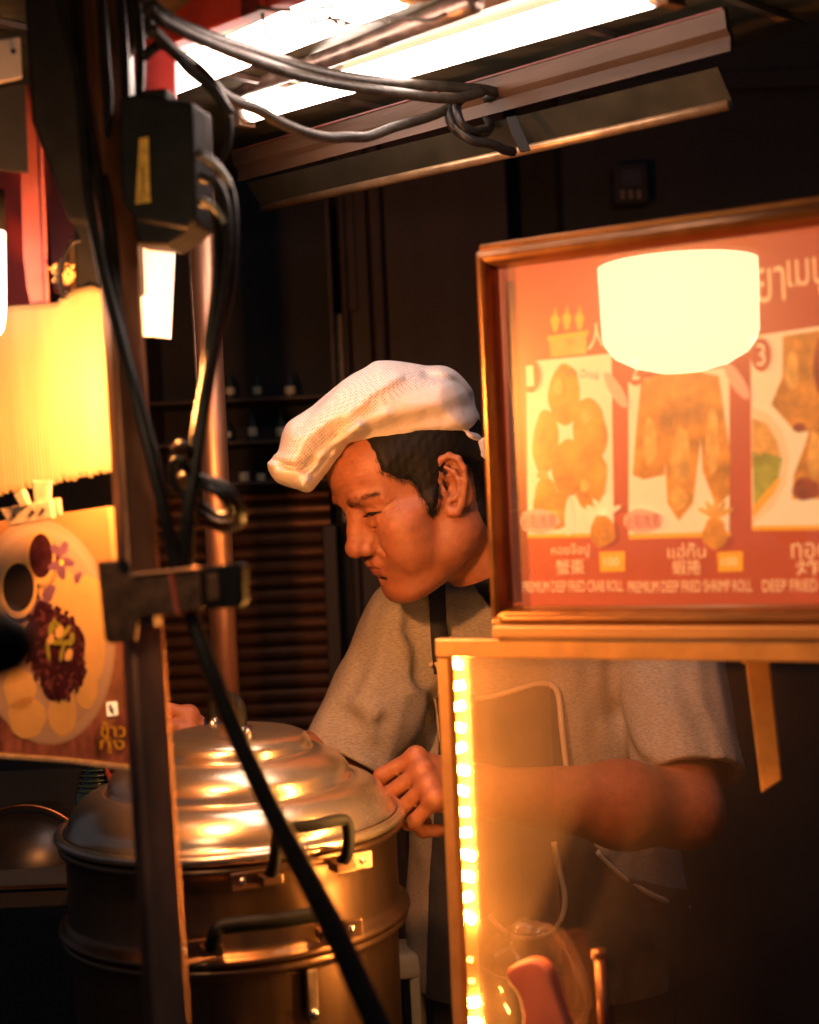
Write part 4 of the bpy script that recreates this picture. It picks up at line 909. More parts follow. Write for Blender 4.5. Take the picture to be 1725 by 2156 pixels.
def ROD(a, b, r1, r2=None, sq=(1, 1, 1)):
    a, b = np.array(a, float), np.array(b, float); r2 = r1 if r2 is None else r2; ab = b - a; L2 = ab @ ab + 1e-12
    def f(x, y, z):
        px_, py_, pz_ = (x - a[0]), (y - a[1]), (z - a[2])
        t = np.clip((px_ * ab[0] + py_ * ab[1] + pz_ * ab[2]) / L2, 0, 1)
        return np.sqrt((px_ - ab[0] * t) ** 2 + (py_ - ab[1] * t) ** 2 + (pz_ - ab[2] * t) ** 2) - (r1 + (r2 - r1) * t)
    m = max(r1, r2); return f, np.minimum(a, b) - m, np.maximum(a, b) + m
def ELL(c, r, rot=None):
    c, r = np.array(c, float), np.array(r, float); M = np.eye(3) if rot is None else np.array(rot)
    def f(x, y, z):
        X, Y_, Z_ = x - c[0], y - c[1], z - c[2]
        if rot is not None:
            X, Y_, Z_ = M[0, 0] * X + M[1, 0] * Y_ + M[2, 0] * Z_, M[0, 1] * X + M[1, 1] * Y_ + M[2, 1] * Z_, M[0, 2] * X + M[1, 2] * Y_ + M[2, 2] * Z_
        k0 = np.sqrt((X / r[0]) ** 2 + (Y_ / r[1]) ** 2 + (Z_ / r[2]) ** 2); k1 = np.sqrt((X / r[0] ** 2) ** 2 + (Y_ / r[1] ** 2) ** 2 + (Z_ / r[2] ** 2) ** 2)
        return k0 * (k0 - 1) / (k1 + 1e-9)
    m = r if rot is None else np.full(3, r.max()); return f, c - m, c + m
def surface_nets(D, lo, h):
    s = D < 0
    c = np.zeros(tuple(np.array(D.shape) - 1), np.int8)
    for i in (0, 1):
        for j in (0, 1):
            for k in (0, 1):
                c += s[i:s.shape[0] - 1 + i, j:s.shape[1] - 1 + j, k:s.shape[2] - 1 + k]
    act = (c > 0) & (c < 8); idx = np.argwhere(act); nid = np.full(act.shape, -1, np.int64); nid[act] = np.arange(len(idx))
    acc = np.zeros((len(idx), 3)); cnt = np.zeros(len(idx)); I, J, K = idx.T
    off = [(0, 0, 0), (1, 0, 0), (0, 1, 0), (0, 0, 1)]
    for ax in range(3):
        o1, o2 = [a for a in range(3) if a != ax]
        for p in (0, 1):
            for q in (0, 1):
                e0 = [0, 0, 0]; e0[o1] = p; e0[o2] = q; e1 = list(e0); e1[ax] = 1
                a = D[I + e0[0], J + e0[1], K + e0[2]]; b = D[I + e1[0], J + e1[1], K + e1[2]]
                m = (a < 0) != (b < 0); t = np.where(m, a / np.where(m, a - b, 1), 0)
                pt = np.tile(np.array(e0, float), (len(idx), 1)); pt[:, ax] = t
                acc[m] += pt[m]; cnt[m] += 1
    V = (idx + acc / cnt[:, None]) * h + lo
    Fs = []
    for ax in range(3):
        o1, o2 = [a for a in range(3) if a != ax]
        a = [slice(None)] * 3; b = [slice(None)] * 3; a[ax] = slice(0, -1); b[ax] = slice(1, None)
        sa, sb = s[tuple(a)], s[tuple(b)]; e = np.argwhere(sa != sb)
        e = e[(e[:, o1] > 0) & (e[:, o2] > 0) & (e[:, o1] < s.shape[o1] - 1) & (e[:, o2] < s.shape[o2] - 1)]
        ins = sa[e[:, 0], e[:, 1], e[:, 2]]
        def cell(d1, d2):
            q = e.copy(); q[:, o1] += d1; q[:, o2] += d2; return nid[q[:, 0], q[:, 1], q[:, 2]]
        Q = np.stack([cell(-1, -1), cell(0, -1), cell(0, 0), cell(-1, 0)], 1)
        flip = ins if ax != 1 else ~ins
        Q = np.where(flip[:, None], Q, Q[:, ::-1]); Fs.append(Q)
    return V, np.concatenate(Fs)
def np_mesh(V, Fq):
    me = bpy.data.meshes.new('m'); me.vertices.add(len(V)); me.vertices.foreach_set('co', np.ascontiguousarray(V, np.float32).ravel())
    me.loops.add(Fq.size); me.loops.foreach_set('vertex_index', np.ascontiguousarray(Fq, np.int32).ravel())
    me.polygons.add(len(Fq)); me.polygons.foreach_set('loop_start', np.arange(0, Fq.size, 4, dtype=np.int32))
    me.update(calc_edges=True); me.validate(); return me
def poly_sdf(px_, py_, pts):                     # signed distance to a polygon (negative inside), any broadcastable arrays
    pts = np.array(pts, float); d = np.full(np.broadcast(px_, py_).shape, 1e9); ins = np.zeros(d.shape, bool)
    for i in range(len(pts)):
        a, b = pts[i], pts[(i + 1) % len(pts)]; e = b - a
        wx, wy = px_ - a[0], py_ - a[1]; t = np.clip((wx * e[0] + wy * e[1]) / (e @ e + 1e-12), 0, 1)
        d = np.minimum(d, (wx - e[0] * t) ** 2 + (wy - e[1] * t) ** 2)
        c = (a[1] > py_) != (b[1] > py_)
        if abs(e[1]) > 1e-12: ins ^= c & (px_ < e[0] * (py_ - a[1]) / e[1] + a[0])
    return np.where(ins, -1, 1) * np.sqrt(d)
def waves(x, y, z, seed, f0, n=10, aniso=(1, 1, 1)):
    g_ = np.random.default_rng(seed); o = 0
    for i in range(n):
        k = g_.normal(size=3); k = k / np.linalg.norm(k) * f0 * (1 + .35 * i) * np.array(aniso)
        o = o + np.sin(k[0] * x + k[1] * y + k[2] * z + g_.random() * 6.28) / (1 + .35 * i)
    return o / 3

# head frame: forward Hf, left Hl, up Hu (local coordinates in millimetres, origin between the ears)
YAW, PIT, RL = R(24), R(27), R(2)
fh = Vector((-math.cos(YAW), -math.sin(YAW), 0))
Hf = (fh * math.cos(PIT) - Z * math.sin(PIT)).normalized(); Hl = Z.cross(fh).normalized(); Hu = (fh * math.sin(PIT) + Z * math.cos(PIT)).normalized()
HS = 1.0
HM = np.array([[Hf.x, Hl.x, Hu.x], [Hf.y, Hl.y, Hu.y], [Hf.z, Hl.z, Hu.z]])
EAR = P(943, 1034, 1.655); HO = np.array(EAR) - HM @ np.array([0, .075, .004]) * HS
def h2w(V): return (np.asarray(V) * .001 * HS) @ HM.T + HO
def w2h(p): return ((np.asarray(p) - HO) @ HM) * 1000 / HS
def uv2side(u, v, y=66):                         # picture point -> local (x, z) on the plane y = const
    a = w2h(np.array(P(u, v, 1))); c = w2h(np.array(CAM)); t = (y - c[1]) / (a[1] - c[1]); q = c + (a - c) * t; return q[0], q[2]

HB = 1.35
hv = Vox((-122, -3 * HB, -120), (138, 98, 142), HB)
def U(p, k): hv.op(p, k, 'u')
def C(p, k): hv.op(p, k, 's')
def chain(pts, rs, k, fn):
    for (a, b), (r1, r2) in zip(zip(pts, pts[1:]), zip(rs, rs[1:])): fn(ROD(a, b, r1, r2), k)
# skull and face masses (the y >= 0 half; mirrored afterwards)
U(ELL((-10, 0, 46), (94, 74, 84)), 1)
U(ELL((44, 0, 62), (52, 61, 46)), 22)
U(ELL((46, 0, -14), (44, 56, 70)), 24)
U(ELL((58, 44, -4), (24, 22, 20)), 20)
U(ROD((20, 64, 2), (60, 52, 2), 7, 8), 14)
U(ROD((2, 55, -8), (10, 50, -50), 15, 15), 20)
U(ROD((10, 49, -52), (72, 20, -78), 15, 15), 22)
U(ELL((76, 0, -80), (19, 24, 14)), 14)
U(ELL((78, 0, -45), (21, 31, 27)), 16)
U(ROD((66, 26, -58), (50, 40, -50), 15, 15), 14); U(ELL((57, 46, -26), (24, 20, 28)), 24); U(ELL((66, 34, -38), (18, 18, 20)), 18)
# brow ridge, temples, eye sockets
U(ROD((86.5, 8, 40), (82.5, 30, 43), 8, 8), 14); U(ROD((82.5, 30, 43), (66, 51, 35), 8, 6), 14)
C(ELL((97, 31, 21), (15, 19, 11)), 13)
C(ELL((92, 15, 22), (10, 8, 10)), 9)
C(ELL((44, 80, 42), (24, 12, 20)), 18)
# eyes: lids closed nearly down
U(ELL((70.5, 33, 23), (15.5, 17, 14.0)), 5)
chain([(83, 17, 19), (87, 25, 29), (86.5, 36, 30.5), (78, 50, 24)], [.9, 1.2, 1.2, .8], 3, C)       # fold above the lid
chain([(85.0, 18.5, 18), (86.4, 26, 19.0), (85.4, 36, 19.8), (81.5, 44, 19.6), (75, 51, 18.6)], [1.4, 2.1, 2.2, 1.9, 1.0], 1.2, C)   # slit
chain([(83, 20, 13), (83.5, 30, 9.5), (79, 43, 9.8), (72, 52, 13)], [2.0, 3.0, 2.8, 1.5], 7, U)       # bag
chain([(84, 22, 8), (83, 31, 4.2), (77, 46, 5)], [.8, 1.3, .8], 4, C)
# nose
U(ROD((89.5, 0, 27), (98.5, 0, 6), 8, 8.5), 10); U(ROD((98.5, 0, 6), (106, 0, -9), 8.5, 10.5), 7)
U(ELL((106.5, 0, -12.5), (12.5, 14, 11.5)), 7)
U(ROD((82, 8, 20), (92, 14, -12), 6, 9), 15)
U(ELL((99.5, 16, -16), (11.5, 8.8, 9.2)), 4)
C(ELL((88, 27.5, -13), (10, 3.5, 11)), 4)
C(ELL((107, 7, -24), (6.5, 3.8, 4.5)), 2.5)
# mouth
chain([(97, 0, -37), (94, 12, -38.5), (84, 26, -45)], [6, 5.8, 3.5], 6, U)
C(ROD((103, 0, -29), (101.5, 0, -38), 1.6, 2), 4)
chain([(95.5, 0, -50), (92, 12, -50.2), (83.5, 23, -48.5)], [6.8, 6.0, 3.6], 4, U)
chain([(103, 0, -43.6), (99, 10, -43.8), (91, 20, -45.4), (84, 27, -47.6), (78, 33, -50)], [1.4, 1.9, 2.0, 1.7, .9], 2.0, C)
C(ROD((94, 0, -61), (84, 18, -61), 4.5, 3), 9)
# cheek fold, jowl, lines
chain([(93, 25, -16), (88, 32, -26), (82, 36, -40), (77, 37, -50)], [.8, 1.6, 1.5, .7], 7, C)
chain([(98, 23, -5), (91.5, 26.5, -12), (92, 25.5, -22)], [.9, 1.3, 1.0], 3, C)
chain([(79, 39, -20), (74, 43, -36), (69, 43, -52)], [9, 10, 8], 10, U)
chain([(96, 5, 33), (97, 6, 42)], [.8, .6], 2.5, C)
for a in ((66, 56, 14, 56, 62, 12), (66, 56.5, 18, 55, 62.5, 21), (67, 56, 10, 58, 61, 4)):
    C(ROD(a[:3], a[3:], .7, .5), 2)
# neck
nb = w2h(np.array(P(1105, 1345, 1.86)))
U(ROD((-22, 0, -20), tuple(nb * np.array([1, 0, 1])), 50, 62), 26)
U(ROD((-45, 0, 10), tuple(nb * np.array([1, 0, 1]) + np.array([-22, 0, 10])), 44, 60), 26)
U(ELL((46, 0, -84), (48, 42, 19)), 22); U(ROD((15, 44, -62), (-5, 46, -50), 22, 26), 20)
NOEAR = hv.D.copy()
# ear
EA = R(24); e0 = np.array([-4, 68, 6.])
ef = np.array([math.cos(EA), -math.sin(EA), 0]); en = np.array([math.sin(EA), math.cos(EA), 0]); eu = np.array([-.20, 0, .98])
eu = eu / np.linalg.norm(eu)
def E3(p, q, n=0): return tuple(e0 + ef * p + eu * q + en * n)
U(ELL(E3(-8, 4, 1.5), (20, 5.5, 33), np.stack([ef, en, eu], 1)), 5)
C(ELL(E3(-5, 0, 10), (11.5, 8.5, 16), np.stack([ef, en, eu], 1)), 3)
C(ELL(E3(-8, 23, 8), (11, 4.5, 8), np.stack([ef, en, eu], 1)), 3)
hel = [(3, 2, 5), (7, 14, 5), (6, 26, 6), (-2, 35, 7), (-13, 35, 9), (-22, 27, 11), (-25, 14, 11), (-23, 0, 10), (-17, -14, 8), (-10, -24, 6), (-3, -29, 5), (3, -27, 4), (5, -18, 3)]
chain([E3(*p) for p in hel], [2.5, 3, 3.4, 3.7, 3.8, 3.8, 3.7, 3.5, 3.5, 4.6, 6, 5.5, 3.5], 3, U)
chain([E3(-5, 24, 6), E3(-13, 15, 8), E3(-16, 4, 8.5), E3(-13, -8, 7.5), E3(-6, -14, 6.5), E3(1, -14, 5)], [2.2, 2.8, 3, 3, 3.2, 2.6], 3, U)
U(ELL(E3(5, -2, 4), (4, 4.5, 6.5)), 4)
C(ROD(E3(-1, 2, 4), E3(4, 0, -4), 4, 2.5), 3)
# mirror to the full head
k0 = int(round(-hv.lo[1] / HB)); D = hv.D
full = np.concatenate([D[:, :k0:-1, :], D[:, k0:, :]], 1); noear = np.concatenate([NOEAR[:, :k0:-1, :], NOEAR[:, k0:, :]], 1)
hlo = np.array([hv.lo[0], -HB * (D.shape[1] - 1 - k0), hv.lo[2]])
gx = hv.ax[0][:, None, None]; gy = (hlo[1] + HB * np.arange(full.shape[1])).astype(np.float32)[None, :, None]; gz = hv.ax[2][None, None, :]
skin_lo = full + .25 * waves(gx, gy, gz, 3, .16, 8)
ay_ = np.abs(gy)
for z0, a_, w_ in ((54, .9, 1.4), (61, 1.1, 1.5), (68, 1.0, 1.5), (75, 1.1, 1.5), (82, .9, 1.4), (88, .6, 1.4)):
    zl = z0 + 1.6 * np.sin(ay_ / 9 + z0) - .0012 * ay_ ** 2 + .9 * np.sin(gy / 5 + z0 * 2)
    skin_lo = skin_lo + a_ * np.exp(-((gz - zl) / w_) ** 2) * (gx > 50) * np.clip((58 - ay_) / 14, 0, 1) * (.6 + .4 * np.sin(gy / 7 + z0))
for k_ in range(4):                               # crow's feet
    ln = 22 + 4 - 5 * k_ + (76 - gx) * (.55 - .35 * k_)
    skin_lo = skin_lo + .6 * np.exp(-((gz - ln) / .9) ** 2) * np.clip((74 - gx) / 5, 0, 1) * np.clip((gx - 50) / 10, 0, 1) * (ay_ > 40)
HV, HF = surface_nets(skin_lo, hlo, HB)
lipm = np.zeros(len(HV))
def dist_chain(V, pts):
    d = np.full(len(V), 1e9)
    for a, b in zip(pts, pts[1:]):
        a, b = np.array(a, float), np.array(b, float); ab = b - a; t = np.clip(((V - a) @ ab) / (ab @ ab), 0, 1); d = np.minimum(d, np.linalg.norm(V - a - ab * t[:, None], axis=1))
    return d
HVm = HV * np.array([1, 1, 1.]); HVm[:, 1] = np.abs(HVm[:, 1])
dl = np.minimum(dist_chain(HVm, [(104, 0, -41.5), (98, 12, -42.5), (87, 25, -47)]) - 3.0, dist_chain(HVm, [(102, 0, -49), (97, 12, -49), (87, 24, -47.5)]) - 4.6)
lipm = np.clip(.5 - dl / 2.2, 0, 1)
browm = np.zeros(len(HV))

# ---------------------------------------------------------------- arms and hands (world metres)
BH = .0027
RS, RE, RW = np.array(P(850, 1330, 1.84)), np.array(P(716, 1640, 1.80)), np.array(P(455, 1590, 1.70))
LS, LE, LW = np.array(P(1400, 1345, 1.86)), np.array(P(1446, 1706, 1.70)), np.array(P(1026, 1668, 1.60))
def arm_vox(lo, hi): return Vox(np.array(lo) - .02, np.array(hi) + .02, BH)
def hand(vx, wrist, knk, side, palm_n, curl, thumb_dir, thumb_curl, scale=1.0, spread=.018):
    """wrist and knuckle centre in metres; side = direction index -> little finger; palm_n = out of the palm"""
    wrist, knk = np.array(wrist), np.array(knk); f = (knk - wrist) / np.linalg.norm(knk - wrist); s_ = np.array(side, float); s_ -= f * (s_ @ f); s_ /= np.linalg.norm(s_); n = np.cross(f, s_)
    if n @ np.array(palm_n) < 0: n = -n
    Lp = np.linalg.norm(knk - wrist)
    for t in (-1.5, -.5, .5, 1.5):
        vx.op(ROD(wrist + s_ * t * .010, knk + s_ * t * .0195, .0165, .0125), .012)
    vx.op(ROD(wrist, wrist + f * .02, .026, .026), .012)
    lens = [(.043, .026, .022), (.047, .029, .023), (.044, .027, .022), (.034, .021, .020)]
    for i, t in enumerate((-1.5, -.5, .5, 1.5)):
        p = knk + s_ * t * .0205 - n * .002; vx.op(ELL(p - n * .003, (.0115,) * 3), .006)
        ang = curl[i][0]; r_ = .0098 if i < 3 else .0086
        for j, L in enumerate(lens[i]):
            d = f * math.cos(ang) + n * math.sin(ang) + s_ * (t * .05); q = p + d * L * scale
            vx.op(ROD(p, q, r_, r_ * .93), .0035); p = q; r_ *= .93
            if j < 2: ang += curl[i][1 + j]
    p = wrist + f * Lp * .25 - s_ * .020 + n * .006; td = np.array(thumb_dir, float); td /= np.linalg.norm(td); vx.op(ROD(p, p + td * .036, .0155, .0125), .010)
    p = p + td * .036; t2 = td + np.array(thumb_curl); t2 /= np.linalg.norm(t2); vx.op(ROD(p, p + t2 * .030, .0118, .0108), .004); p = p + t2 * .030
    t3 = t2 + np.array(thumb_curl); t3 /= np.linalg.norm(t3); vx.op(ROD(p, p + t3 * .024, .0108, .0092), .004)
parts_b = []
# right arm (far side): reaches behind the lid, hand resting on its left back
RK = np.array(P(392, 1556, 1.66))
vr = arm_vox(np.minimum.reduce([RS, RE, RW, RK]) - .1, np.maximum.reduce([RS, RE, RW]) + .05)
vr.op(ROD(RS, RE, .044, .040), .01); vr.op(ROD(RE, RE + (RW - RE) * .35, .045, .046), .02); vr.op(ROD(RE + (RW - RE) * .35, RW, .046, .028), .02)
hand(vr, RW, RK, (-.2, -.8, -.4), (0, .2, -1), [(.5, .7, .5)] * 4, (-.6, -.3, .3), (-.2, 0, -.4))
parts_b.append(surface_nets(vr.D + .0004 * waves(*vr.grid(), 5, 70, 6), vr.lo, BH))
# left arm (near side): forearm across to the pot, hand closing on the rim
LK = np.array(P(892, 1642, 1.545))
vl = arm_vox(np.minimum.reduce([LS, LE, LW, LK]) - .12, np.maximum.reduce([LS, LE, LW]) + .07)
vl.op(ROD(LS, LE, .046, .040), .01); vl.op(ROD(LE, LE + (LW - LE) * .33, .040, .046), .03); vl.op(ROD(LE + (LW - LE) * .33, LW, .047, .0265), .03)
hand(vl, LW, LK, (.10, -.80, -.52), (-.1, .5, -.85), [(1.1, 1.15, .75), (1.2, 1.25, .75), (1.3, 1.3, .75), (1.4, 1.3, .75)], (-.75, .5, -.45), (-.3, -.1, -.35))
# tendons and knuckle creases
parts_b.append(surface_nets(vl.D + .0005 * waves(*vl.grid(), 6, 80, 8), vl.lo, BH))
Vs, Fs_, off_ = [h2w(HV)], [HF], len(HV); lip = [lipm]
for V_, F_ in parts_b:
    Vs.append(V_); Fs_.append(F_ + off_); off_ += len(V_); lip.append(np.zeros(len(V_)))
bme = np_mesh(np.concatenate(Vs), np.concatenate(Fs_))
at = bme.attributes.new('lip', 'FLOAT', 'POINT'); at.data.foreach_set('value', np.concatenate(lip).astype(np.float32))

def skin_mat():
    m = mat('skin', (.34, .125, .065), .44, vary=.2, scale=80, bump=.22, bscale=650, sss=.25, spec=.45)
    nt = m.node_tree; b = nt.nodes['Principled BSDF']; L = nt.links
    src = b.inputs['Base Color'].links[0].from_socket
    a = nt.nodes.new('ShaderNodeAttribute'); a.attribute_name = 'lip'
    mx = nt.nodes.new('ShaderNodeMix'); mx.data_type = 'RGBA'; mx.inputs[7].default_value = (.27, .085, .07, 1)
    L.new(a.outputs['Fac'], mx.inputs[0]); L.new(src, mx.inputs[6])
    # moles and age spots
    vo = nt.nodes.new('ShaderNodeTexVoronoi'); vo.inputs['Scale'].default_value = 38; tc = nt.nodes.new('ShaderNodeTexCoord'); L.new(tc.outputs['Object'], vo.inputs['Vector'])
    mr = nt.nodes.new('ShaderNodeMapRange'); mr.inputs[1].default_value = .05; mr.inputs[2].default_value = .09; mr.inputs[3].default_value = .55; mr.inputs[4].default_value = 0
    L.new(vo.outputs['Distance'], mr.inputs[0])
    m2 = nt.nodes.new('ShaderNodeMix'); m2.data_type = 'RGBA'; m2.inputs[7].default_value = (.14, .05, .03, 1)
    L.new(mr.outputs[0], m2.inputs[0]); L.new(mx.outputs[2], m2.inputs[6]); L.new(m2.outputs[2], b.inputs['Base Color'])
    return m
man = empty('person', (float(HO[0]) + .1, 1.88, 0), 'cook in white cap and grey t-shirt with a dark apron bending over the steamer', 'person')
link('body', bme, skin_mat(), man, True)

# eyes: a sliver of dark eye in the slit, lashes, brows
M_hair = mat('black_hair', (.008, .0065, .006), .6, spec=.2, vary=.3, scale=200, stretch=(1, 1, .2))
M_eye = mat('dark_eye', (.05, .03, .025), .12)
def snap(p):                                      # local point -> skin along the gradient of the head field
    p = np.array(p, float)
    for _ in range(6):
        i = np.clip(((p - hlo) / HB).astype(int), 1, np.array(full.shape) - 2); d = full[tuple(i)]
        g_ = np.array([full[i[0] + 1, i[1], i[2]] - full[i[0] - 1, i[1], i[2]], full[i[0], i[1] + 1, i[2]] - full[i[0], i[1] - 1, i[2]], full[i[0], i[1], i[2] + 1] - full[i[0], i[1], i[2] - 1]])
        g_ /= np.linalg.norm(g_) + 1e-9; p = p - g_ * d
    return p, g_
for s_ in (-1, 1):
    bm_ = bmesh.new(); bmesh.ops.create_icosphere(bm_, subdivisions=3, radius=1); me = bpy.data.meshes.new('m'); bm_.to_mesh(me); bm_.free()
    V_ = np.array([v.co[:] for v in me.vertices]) * np.array([13.6, 15, 12.2]) + np.array([70.8, 33, 21.5]); V_[:, 1] *= s_
    me.vertices.foreach_set('co', h2w(V_).astype(np.float32).ravel()); link('eyeball', me, M_eye, man, True)
    ls_ = [(86.2, 19.5, 19.0), (88.6, 26, 20.6), (87.9, 36, 21.6), (84.4, 44, 21.4), (77.4, 52, 20.0)]
    part('eyelashes', vtube([h2w(q_[0] + q_[1] * .5) for q_ in (snap((a, b * s_, c)) for a, b, c in ls_)], [.0006, .0013, .0015, .0014, .0006], 8, 5), M_hair, man, True)
def hairs(roots, fn):
    out = []
    for p in roots:
        q, n = snap(p); d, L, r = fn(q, n); d = np.array(d, float); d /= np.linalg.norm(d)
        pts = [q - n * .4, q + (d * .5 + n * .30) * L, q + d * L + n * .12 * L]
        w0 = [Vector(h2w(x)) for x in pts]; t_ = (w0[2] - w0[0]).normalized(); s1 = t_.orthogonal().normalized(); s2 = t_.cross(s1)
        b = []
        for w_, rr_ in ((w0[0], r), (w0[1], r * .8)): b += [w_ + (s1 * math.cos(a) + s2 * math.sin(a)) * rr_ * .001 for a in (0, 2.09, 4.19)]
        b.append(w0[2]); out.append((b, [(0, 1, 4, 3), (1, 2, 5, 4), (2, 0, 3, 5), (3, 4, 6), (4, 5, 6), (5, 3, 6)]))
    return out
for s_ in (-1, 1):
    roots = []
    for k in range(420):
        t = rng.random(); yy = 12 + 44 * t; zz = 40 + 5.5 * math.sin(t * 2.6) - 3 * t + rng.normal(0, 2.2 * (1 - .45 * t)); xx = 93 - 22 * t * t
        roots.append((xx, yy * s_, zz))
    part('eyebrow', hairs(roots, lambda q, n: ((-.5, .9 * s_, .15 + rng.normal(0, .3)), rng.uniform(5, 9), .085)), M_hair, man)
# hair: cropped, black
hairpoly = [uv2side(u, v) for u, v in [(780, 900), (798, 960), (806, 990), (840, 1006), (866, 1010), (880, 1026), (890, 1050), (900, 1072), (908, 1080), (916, 1062), (924, 1030), (930, 1000), (940, 978), (975, 972), (1000, 990), (1010, 1040), (1014, 1090), (1040, 1128), (1090, 1170), (1180, 1150), (1200, 900), (1000, 760), (860, 800)]]
pd = poly_sdf(gx[:, :, 0][:, :, None], gz[:, 0, :][None, :, :].transpose(0, 1, 2).reshape(1, 1, -1), hairpoly)
hairD = np.maximum(noear - 3.0 * np.clip(-pd / 7, -.2, 1) - .5 * waves(gx, gy, gz, 9, .5, 6), pd - np.clip(2.0 + .0 * gy, 0, 9) + .8 * waves(gx, gy, gz, 4, .5, 5))
earD = None
V_, F_ = surface_nets(hairD.astype(np.float32), hlo, HB)
hp = np.array(hairpoly)
hair = link('hair', np_mesh(h2w(V_), F_), M_hair, man, True)
hp = np.array(hairpoly); roots = []
while len(roots) < 1500:
    i = rng.integers(0, 14); a, b = hp[i], hp[i + 1]; t = rng.random(); q = a + (b - a) * t + rng.normal(0, 2.6, 2)
    roots.append((q[0], (62 + rng.random() * 10) * (1 if rng.random() < .8 else -1), q[1]))
more = []
while len(more) < 2600:
    q = np.array([rng.uniform(hp[:, 0].min(), hp[:, 0].max()), rng.uniform(-20, 75)])
    if poly_sdf(q[0], q[1], hairpoly) < 1: more.append((q[0], 64 + 12 * rng.random(), q[1]))
part('crop', hairs(more, lambda q, n: ((-.35 + rng.normal(0, .25), 0, -1 + rng.normal(0, .25)), rng.uniform(5, 9), .17)), M_hair, hair)
part('hairline', hairs(roots, lambda q, n: ((.15 + rng.normal(0, .25), 0, -1 + rng.normal(0, .25)), rng.uniform(3.5, 7), .15)), M_hair, hair)

# ---------------------------------------------------------------- cap
DC = 1.66; cxz = lambda u, v, d=DC: (P(u, v, d).x, P(u, v, d).z)
capo = [(566, 976), (569, 992), (582, 1013), (600, 1023), (625, 1030), (648, 1031), (664, 1014), (690, 982), (712, 958), (736, 944), (790, 946), (850, 951), (905, 954), (955, 952), (985, 951), (1010, 958), (1034, 970), (1074, 992), (1100, 950), (1092, 910), (1060, 895), (1034, 912), (1024, 880), (1012, 845), (1006, 815), (995, 798), (975, 776), (955, 763), (930, 757), (900, 759), (865, 754), (825, 751), (790, 753), (768, 768), (735, 787), (700, 812), (662, 848), (632, 872), (608, 890), (596, 912), (588, 950), (574, 962)]
cpl = smoothpath([Vector((*cxz(u, v), 0)) for u, v in capo + capo[:1]], 3)[:-1]; cpl = [(p.x, p.y) for p in cpl]
CHh = .0024
lo_ = np.array([min(p[0] for p in cpl) - .012, DC - .17, min(p[1] for p in cpl) - .012]); hi_ = np.array([max(p[0] for p in cpl) + .012, DC + .21, max(p[1] for p in cpl) + .012])
cv = Vox(lo_, hi_, CHh); gx_, gy_, gz_ = cv.grid()
d2 = -poly_sdf(gx_[:, :, 0], gz_[0, 0][None, :], cpl)[:, None, :]
xmid = float(h2w(np.array([[0, 0, 60]]))[0, 0]); ymid = float(h2w(np.array([[0, 0, 60]]))[0, 1])
yc = ymid + (gx_ - xmid) * math.tan(YAW) * .9
dc = np.clip(d2 / .060, -5, 1)
wv = .35 * waves(gx_, gy_ * .6, gz_, 21, 46, 6) + .22 * waves(gx_ + gz_ * .6, gy_, gz_ * .3, 22, 120, 5)
def seam(uv, r, amp, k=1):                        # crease lines drawn on the side of the cap
    d = np.full(d2.shape[0:1] + d2.shape[2:], 1e9); q = [np.array(cxz(*p)) for p in uv]
    X_, Z_ = gx_[:, 0, :], gz_[:, 0, :]
    for a, b in zip(q, q[1:]):
        e = b - a; t = np.clip(((X_ - a[0]) * e[0] + (Z_ - a[1]) * e[1]) / (e @ e), 0, 1); d = np.minimum(d, np.hypot(X_ - a[0] - e[0] * t, Z_ - a[1] - e[1] * t))
    return (amp * np.exp(-(d / r) ** 2))[:, None, :]
near = (gy_ < yc)
cr = seam([(648, 1024), (690, 968), (735, 925), (760, 905)], .007, -.13) + seam([(745, 917), (775, 897), (815, 882)], .008, -.06) + seam([(800, 888), (860, 872), (930, 862)], .010, -.035) + seam([(662, 1004), (705, 950), (740, 934)], .004, .08) \
   + seam([(742, 938), (765, 916), (800, 900), (860, 888), (930, 880)], .010, .05) + seam([(600, 985), (650, 990), (665, 975)], .004, .07) \
   + seam([(575, 968), (600, 978), (622, 985)], .003, .05) + seam([(1006, 840), (975, 856), (900, 872)], .008, .03) + seam([(1022, 880), (1000, 900), (950, 915), (880, 918)], .005, .06) \
   + seam([(740, 935), (850, 940), (960, 938), (1030, 928)], .0035, .05) + seam([(705, 815), (660, 870), (640, 910)], .006, .04) + seam([(840, 800), (780, 840), (735, 890)], .006, -.05) + seam([(900, 790), (960, 800), (1000, 830)], .006, .05)
elastic = seam([(735, 944), (850, 951), (960, 952), (1040, 950)], .006, .10) * np.sin(gx_ * 900)
prof_ = np.sqrt(np.clip(1 - dc, 0, None) ** 2 + ((gy_ - yc) / .098) ** 2) - 1
capD = (prof_ + .032 * wv + np.where(near, cr * 1.35 + elastic * .5, cr * .3)) * .06
CV_, CF_ = surface_nets(capD.astype(np.float32), cv.lo, CHh)
cme = np_mesh(CV_, CF_)
